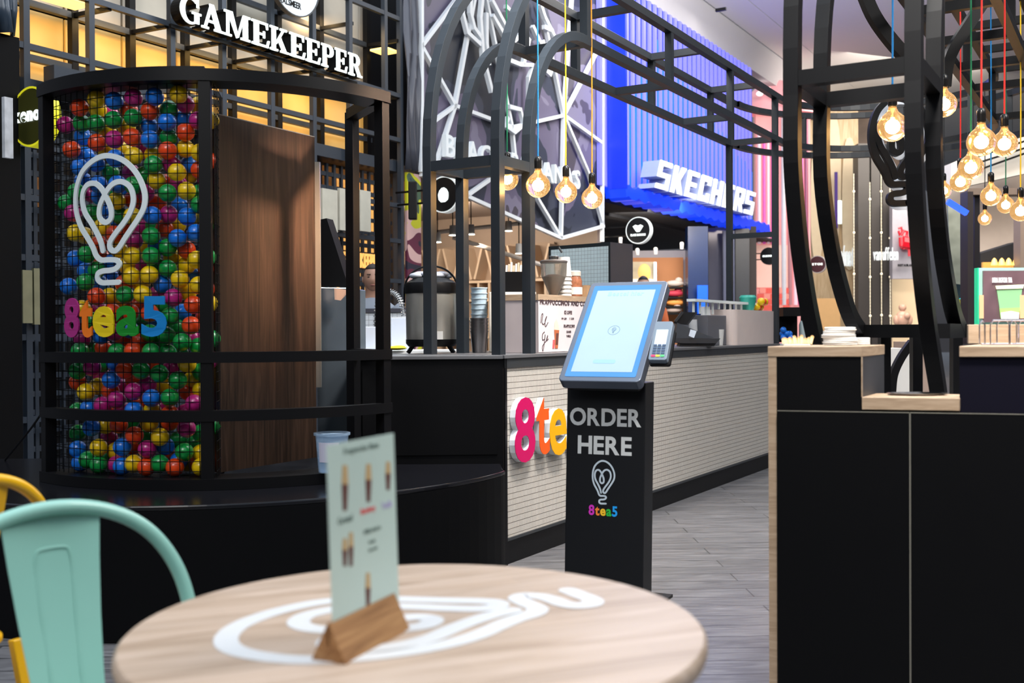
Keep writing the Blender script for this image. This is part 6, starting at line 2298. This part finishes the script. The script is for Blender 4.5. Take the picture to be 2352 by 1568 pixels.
o = obj('yellow_cloth', MB().sphere(P(908, 799, 6.45), .035, 14, 8, (2.0, .8, .35)).sphere(P(916, 796, 6.45), .02, 10, 8, (2.0, .8, .4)), mat('lemon_cloth', (.80, .68, .02), .7), smooth=True)
tag(o, 'crumpled yellow cloth at the edge of the sink counter', 'cloth')
tp9 = thing('spring_tap', 'chrome pull-down tap with a spring coil in front of the worker', 'tap', P(863, 800, 6.9))
obj('riser', MB().tube([P(862, 800, 6.9), P(864, 720, 6.9)], .011, 10), chrome, tp9, smooth=True)
arc = smooth([P(864, 745, 6.9), P(867, 700, 6.9), P(875, 682, 6.9), P(893, 670, 6.9), P(910, 676, 6.9), P(922, 696, 6.9), P(928, 725, 6.9)], 8)
obj('hose', MB().tube(arc, .007, 8), mat('hose_grey', (.4, .42, .45), .3), tp9, smooth=True)
m = MB()
coil = []
n = 26 * 10
for i in range(n + 1):
    t_ = i / n * (len(arc) - 1)
    i0 = min(int(t_), len(arc) - 2)
    p = arc[i0].lerp(arc[i0 + 1], t_ - i0)
    tt_ = (arc[i0 + 1] - arc[i0]).normalized()
    s1_ = tt_.cross(V((0, 1, 0))).normalized()
    a_ = i * 2 * math.pi / 10
    coil.append(p + (s1_ * math.cos(a_) + V((0, 1, 0)) * math.sin(a_)) * .017)
m.tube(coil, .0032, 5)
obj('spring', m, chrome, tp9, smooth=True)

# till and other things at the far part of the counter
dt = 7.9
q = UW(uof(PW(1600, 790, -2.98)), -2.98, KZ + .001)
pos_ = thing('till', 'black counter till with a tilted screen and printer base', 'till', q)
gx = WW * 0 + UU
dd_ = (q - CAMP).length
kk = dd_ / FPX
R_ = V((1, 0, 0))


def TP(x, y, d):
    return P(x, y, d)


obj('printer_base', MB().prism([TP(1560, 795, 7.75), TP(1567, 779, 7.75), TP(1652, 779, 7.75), TP(1640, 795, 7.75)], (0, .14, 0)), mat('soft_black', (.03, .03, .034), .4), pos_)
obj('tray', MB().prism([TP(1545, 781, 7.72), TP(1552, 776, 7.72), TP(1655, 777, 7.72), TP(1645, 788, 7.72), TP(1562, 788, 7.72)], (0, .2, 0)), mat('soft_black', (.03, .03, .034), .4), pos_)
obj('keyboard_wedge', MB().prism([TP(1550, 776, 7.8), TP(1556, 741, 7.8), TP(1582, 752, 7.8), TP(1640, 776, 7.8)], (0, .16, 0)), mat('charcoal_grey', (.05, .055, .065), .4), pos_)
obj('tilted_screen', MB().prism([TP(1546, 742, 7.85), TP(1568, 716, 7.85), TP(1598, 717, 7.85), TP(1576, 746, 7.85)], (0.02, .03, .0)), mat('glossy_black', (.02, .02, .022), .15), pos_)
obj('screen_edge', MB().bar(TP(1551, 738, 7.83), TP(1568, 716, 7.83), .018), mat('soft_black', (.03, .03, .034), .4), pos_)
obj('receipt_print', MB().prism([TP(1582, 771, 7.70), TP(1586, 756, 7.70), TP(1600, 760, 7.70), TP(1594, 776, 7.70)], (0, .004, 0)), mat('print_blue_white', (.70, .76, .85), .5, var=.2), pos_)
obj('stand', MB().lathe(TP(1592, 770, 8.1), [(.035, 0), (.03, .12)], 16), mat('grey_stand', (.45, .45, .46), .4), pos_, smooth=True)
# white cups
bq = UW(uof(PW(1621, 770, -3.0)), -3.0, KZ + .001)
for k in range(9):
    p = bq + V((0, 0, k * .022))
    if k == 0:
        c9 = obj('paper_cup', MB().lathe(p, [(.046, 0), (.046, .005), (.043, .006), (.033, .13), (.0001, .13)], 26, caps=False), white, smooth=True, origin=p)
        o = c9
    else:
        o = c9.copy()
        COL.objects.link(o)
        o.location = p
    tag(o, 'white paper cup in the tall upturned stack beside the till', 'cup', 'paper cups beside the till')
o = obj('sleeve_cup', MB().lathe(UW(uof(PW(1650, 780, -2.9)), -2.9, KZ + .001), [(.035, 0), (.045, .125), (.04, .125), (.032, .01)], 20, caps=False), offw, smooth=True)
tag(o, 'single open beige cup between the till and the grey box', 'cup')
ug0, ug1 = uof(PW(1640, 760, -3.05)), uof(PW(1684, 760, -3.05))
q = PW(1640, 760, -3.0)
o = obj('grey_box', MB().box(UW(uof(PW(1683, 760, -2.84)) - .46, -3.12, KZ + .001), WW * .24, UU * .42, (0, 0, P(1660, 724, 8.3).z - KZ)), mat('mid_grey_box', (.10, .10, .115), .5), bevel=.004)
tag(o, 'plain dark grey box left of the beige rounded box', 'box')
# beige rounded box
uq0, uq1 = uof(PW(1683, 760, -2.84)), uof(PW(1780, 760, -2.84))
hq = PW(1690, 711, -2.84).z - KZ
o = obj('beige_bin', MB().prism(rrect(UW(uq0, -3.06, KZ + .001), UU, WW, uq1 - uq0, .24, .07), (0, 0, hq)), mat('rosy_beige', (.60, .50, .46), .5))
tag(o, 'tall rosy beige box with rounded corners near the far end of the counter', 'box')
rkz = KZ + hq + .004
wrk = thing('lid_rack', 'white plastic rack with upright bars on top of the grey and beige boxes', 'rack', UW(uq0 + .3, -3.0, rkz))
rw_ = mat('milky_plastic', (.72, .76, .74), .4)
for k in range(12):
    u = uq0 - .55 + k * .14
    z0 = rkz if u > uq0 else P(1660, 724, 8.3).z + .012
    z1 = rkz + .055
    obj('rack_bar', MB().bar(UW(u, -2.96, z0), UW(u, -2.96, z1), .022, .012, side=UU), rw_, wrk)
obj('rack_rail', MB().bar(UW(uq0 - .6, -2.96, rkz + .06), UW(uq0 + 1.1, -2.96, rkz + .06), .07, .02), rw_, wrk)
m = MB().lathe(UW(uq1 - .42, -2.95, rkz + .002), [(.05, 0), (.075, .11), (.06, .13)], 20)
o = obj('teal_cup', m, mat('teal_plastic', (.03, .32, .25), .3), smooth=True)
tag(o, 'teal plastic tub tipped on top of the beige box', 'tub')
for k in range(6):
    p = UW(uq1 - .24 + .05 * (k % 3), -2.93 + .04 * (k // 3), rkz + .035 + .045 * (k // 3))
    o = obj('candy_ball', MB().sphere(p, .034, 14, 10), COLS['YRY'[k % 3]], smooth=True, origin=p)
    tag(o, ('yellow', 'red', 'yellow')[k % 3] + ' small plastic ball heaped on the far end of the beige box', 'ball', ('yellow', 'red', 'yellow')[k % 3] + ' balls on the beige box')
# black dispenser with blue balls past the end post
q = UW(uof(PW(1812, 790, -2.95)), -2.95, KZ)
ddp = (q - CAMP).dot(RM @ V((0, 0, -1)))
kk = ddp / FPX
dsp = thing('dispenser', 'black dispenser frame beyond the end post of the frame', 'dispenser', q)
obj('case_back', MB().box(q + V((-20 * kk, .1, 0)), (46 * kk, 0, 0), (0, .2, 0), (0, 0, 78 * kk)), blackm, dsp)
obj('hood', MB().box(q + V((-20 * kk, -.12, 60 * kk)), (46 * kk, 0, 0), (0, .22, 0), (0, 0, 20 * kk)), black, dsp)
for k in range(7):
    p = q + V(((-14 + (k % 3) * 8) * kk, -.02 + .03 * (k % 2), (6 + 9 * (k // 3)) * kk + .02))
    o = obj('blue_ball', MB().sphere(p, .030, 14, 10), COLS['B'], smooth=True, origin=p)
    tag(o, 'bright blue plastic ball under the hood of the black dispenser', 'ball', 'blue balls in the dispenser')
q = UW(uof(PW(1843, 790, -2.9)), -2.9, KZ)
bt = thing('squeeze_bottle', 'tall pale bottle with a dark cap beside the curved post', 'bottle', q)
obj('bottle', MB().lathe(q, [(.03, 0), (.033, .01), (.033, .17), (.018, .21)], 20), mat('milky_green', (.50, .60, .60), .4), bt, smooth=True)
obj('cap', MB().lathe(q, [(.017, .21), (.015, .26)], 16), black, bt, smooth=True)
# white goods seen between the bar cabinets
wall_rect('white_appliance', 'white appliance seen through the gap above the low shelf', 'appliance', 2042, 800, 2092, 905, 6.4, .3, offw)
wall_rect('beige_appliance', 'rosy beige cupboard seen through the gap between the curved posts', 'cupboard', 2092, 785, 2140, 905, 6.6, .3, mat('rosy_cupboard', (.36, .26, .21), .6))
o = obj('curved_foot', MB().sweep(smooth([P(2095, 785, 5.9), P(2070, 820, 5.9), P(2052, 860, 5.9), P(2047, 905, 5.9)], 6), .04, .04, (0, 1, 0)), black, t2)


# ---------------------------------------------------------------- people
def person(label, base, yaw, height, skin, shirt_c, hair_c, cap=False):
    """standing figure: one skinned body with separate clothing and hair"""
    t = thing('person', label, 'person', base)
    cy, sy = math.cos(yaw), math.sin(yaw)
    k = height / 1.75

    def Q(x, y, z):  # x right of the person, y forward
        return V((base[0] + (x * cy - y * sy) * k, base[1] + (x * sy + y * cy) * k, base[2] + z * k))
    joints = [((0, 0, .95), .13), ((0, .0, 1.10), .125), ((0, .0, 1.28), .125), ((0, 0, 1.41), .085), ((0, .0, 1.50), .056), ((0, .02, 1.56), .062), ((0, .025, 1.62), .083), ((0, .02, 1.69), .078)]
    edges = [(0, 1), (1, 2), (2, 3), (3, 4), (4, 5), (5, 6), (6, 7)]
    for s in (-1, 1):
        b0 = len(joints)
        joints += [((s * .16, 0, 1.39), .048), ((s * .22, -.01, 1.18), .042), ((s * .22, .16, 1.02), .034), ((s * .20, .23, 1.00), .028)]
        edges += [(3, b0), (b0, b0 + 1), (b0 + 1, b0 + 2), (b0 + 2, b0 + 3)]
        b1 = len(joints)
        joints += [((s * .09, 0, .88), .088), ((s * .10, .02, .48), .058), ((s * .10, -.01, .08), .040), ((s * .10, .10, .035), .032)]
        edges += [(0, b1), (b1, b1 + 1), (b1 + 1, b1 + 2), (b1 + 2, b1 + 3)]
        hb_ = b0 + 3
        for f_ in range(5):
            bb = len(joints)
            fx = (f_ - 2) * .018
            ln = (.045, .065, .072, .066, .05)[f_]
            if f_ == 0:
                joints += [((s * (.20 - .035), .245, 1.0), .010), ((s * (.20 - .05), .285, .985), .008)]
            else:
                joints += [((s * .20 + fx * s, .265, .995), .009), ((s * .20 + fx * s, .265 + ln * .7, .975), .008)]
            edges += [(hb_, bb), (bb, bb + 1)]
    me = bpy.data.meshes.new('body')
    me.from_pydata([tuple(Q(*p) - V(base)) for p, r in joints], edges, [])
    ob = bpy.data.objects.new('body', me)
    COL.objects.link(ob)
    sm = ob.modifiers.new('skin', 'SKIN')
    sd = ob.modifiers.new('sub', 'SUBSURF')
    sd.levels = sd.render_levels = 2
    for i, (p, r) in enumerate(joints):
        sv = me.skin_vertices[0].data[i]
        sv.radius = (r * k, r * k * (0.78 if i in (0, 1, 2) else 1.0))
        sv.use_root = (i == 0)
    sm.use_smooth_shade = True
    dg = bpy.context.evaluated_depsgraph_get()
    me2 = bpy.data.meshes.new_from_object(ob.evaluated_get(dg))
    bpy.data.objects.remove(ob)
    me2.shade_smooth()
    # face: push a nose, sockets
    me2.materials.clear()
    me2.materials.append(skin)
    body = bpy.data.objects.new('body', me2)
    COL.objects.link(body)
    body.parent = t
    WL[body.name] = V(base)
    # head refinement: jaw + skull as a shaped shell with face features, joined to the body as a child
    fwd = Q(0, 1, 0) - Q(0, 0, 0)
    fwd.normalize()
    rgt = (Q(1, 0, 0) - Q(0, 0, 0)).normalized()
    hc = Q(0, .025, 1.635)
    m = MB().sphere(hc, 1.0, 28, 20)
    for i, v in enumerate(m.v):
        d = v - hc
        a_, b_2, c_2 = d.dot(rgt), d.dot(fwd), d.z
        x = a_ * .076 * k
        y = b_2 * .095 * k
        z = c_2 * .118 * k
        if c_2 < 0:
            x *= 1 - .28 * c_2 * c_2
            y *= 1 - .12 * c_2 * c_2
        if b_2 > .5:
            if abs(a_) < .22 and -.35 < c_2 < .12:
                y += .018 * k * (1 - abs(a_) / .22) * (1 - abs(c_2 + .2) / .35)
            if .08 < c_2 < .30 and .2 < abs(a_) < .6:
                y -= .006 * k
        m.v[i] = hc + rgt * x + fwd * y + ZZ * z
    obj('head', m, skin, t, smooth=True)
    dk = mat('dark_features', (.02, .012, .01), .4)
    for s in (-1, 1):
        e_ = hc + rgt * (s * .030 * k) + fwd * (.083 * k) + ZZ * (.012 * k)
        obj('eye', MB().sphere(e_, .0085 * k, 10, 8, (1.3, .6, .55)), dk, t, smooth=True)
        e_ = hc + rgt * (s * .031 * k) + fwd * (.087 * k) + ZZ * (.032 * k)
        obj('eyebrow', MB().bar(e_ - rgt * .015 * k, e_ + rgt * .015 * k, .006 * k, .006 * k), dk, t)
        e_ = hc + rgt * (s * .076 * k) + ZZ * (-.005 * k)
        obj('ear', MB().sphere(e_, .022 * k, 10, 8, (.4, .7, 1.2)), skin, t, smooth=True)
    e_ = hc + fwd * (.086 * k) - ZZ * (.052 * k)
    obj('mouth', MB().sphere(e_, .017 * k, 12, 8, (1.2, .45, .35)), mat('lip_tone', (.28, .11, .09), .5), t, smooth=True)
    # hair cap
    m = MB().sphere(hc, 1.0, 28, 18)
    keep = []
    for i, v in enumerate(m.v):
        d = v - hc
        a_, b_2, c_2 = d.dot(rgt), d.dot(fwd), d.z
        m.v[i] = hc + rgt * (a_ * .080 * k) + fwd * (b_2 * .099 * k) + ZZ * (c_2 * .124 * k)
        keep.append(c_2 > (.55 if b_2 > .3 else (.15 if b_2 > -.2 else -.35)))
    m.f = [f for f in m.f if all(keep[j] for j in f)]
    m.mi = [0] * len(m.f)
    hr = obj('cap' if cap else 'hair', m, hair_c, t, smooth=True)
    hr.modifiers.new('s', 'SOLIDIFY').thickness = .006
    # shirt
    m = MB()
    rings = [(.86, .155, .105), (1.0, .155, .11), (1.15, .160, .115), (1.3, .185, .125), (1.40, .20, .105), (1.455, .13, .085), (1.485, .068, .065)]
    vs, n = [], 24
    for z, rx, ry in rings:
        for j in range(n):
            a_ = 2 * math.pi * j / n
            vs.append(Q(rx * math.cos(a_), ry * math.sin(a_), z))
    fs = [(i * n + j, i * n + (j + 1) % n, (i + 1) * n + (j + 1) % n, (i + 1) * n + j) for i in range(len(rings) - 1) for j in range(n)]
    m.add(vs, fs)
    for s in (-1, 1):
        m.tube([Q(s * .15, 0, 1.40), Q(s * .205, 0, 1.33), Q(s * .235, -.005, 1.20)], [.085 * k, .075 * k, .068 * k], 16, False)
    obj('shirt', m, shirt_c, t, smooth=True)
    tr_ = MB()
    for s in (-1, 1):
        tr_.tube([Q(s * .075, 0, .98), Q(s * .095, .01, .70), Q(s * .10, .02, .45), Q(s * .10, -.01, .10)], [.115 * k, .098 * k, .075 * k, .066 * k], 16, True)
    obj('trousers', tr_, mat('dark_trousers', (.015, .015, .02), .8), t, smooth=True)
    for s in (-1, 1):
        obj('shoe', MB().sphere(Q(s * .10, .06, .045), .05 * k, 14, 8, (.9, .9, .8)).sphere(Q(s * .10, .13, .035), .04 * k, 12, 8, (.9, 1.2, .7)), black, t, smooth=True)
    return t


skin1 = mat('brown_skin', (0.36, 0.20, 0.14), 0.5, var=.05)
wk = P(856, 700, 8.35)
person('worker with short dark hair and grey t-shirt standing behind the sink', V((wk.x, wk.y, 0)), math.radians(180 + 8), 1.70, skin1, mat('grey_tshirt', (.20, .23, .28), .8), mat('black_hair', (.02, .016, .015), .7))
wk2 = P(1478, 700, 13.5)
person('person in a black cap of whom only the crown shows above the kiosk screen', V((wk2.x, wk2.y, 0)), math.radians(170), 1.86, skin1, mat('orange_top', (.5, .12, .04), .8), mat('navy_cap', (.008, .009, .02), .7), cap=True)

area('right_mall_light', (6.5, 11.5, 5.2), (4.5, 20, 2.5), 3.0, 240, (1.0, .86, .70))
area('far_mall_light', UW(25, -3.8, 6.5), UW(27, -6.5, 3.0), 4, 500, (1.0, .90, .78))
area('kiosk_worklight', UW(7.0, -3.0, 3.9), UW(7.0, -2.4, .9), 2.0, 60, (1.0, .93, .88), .4)
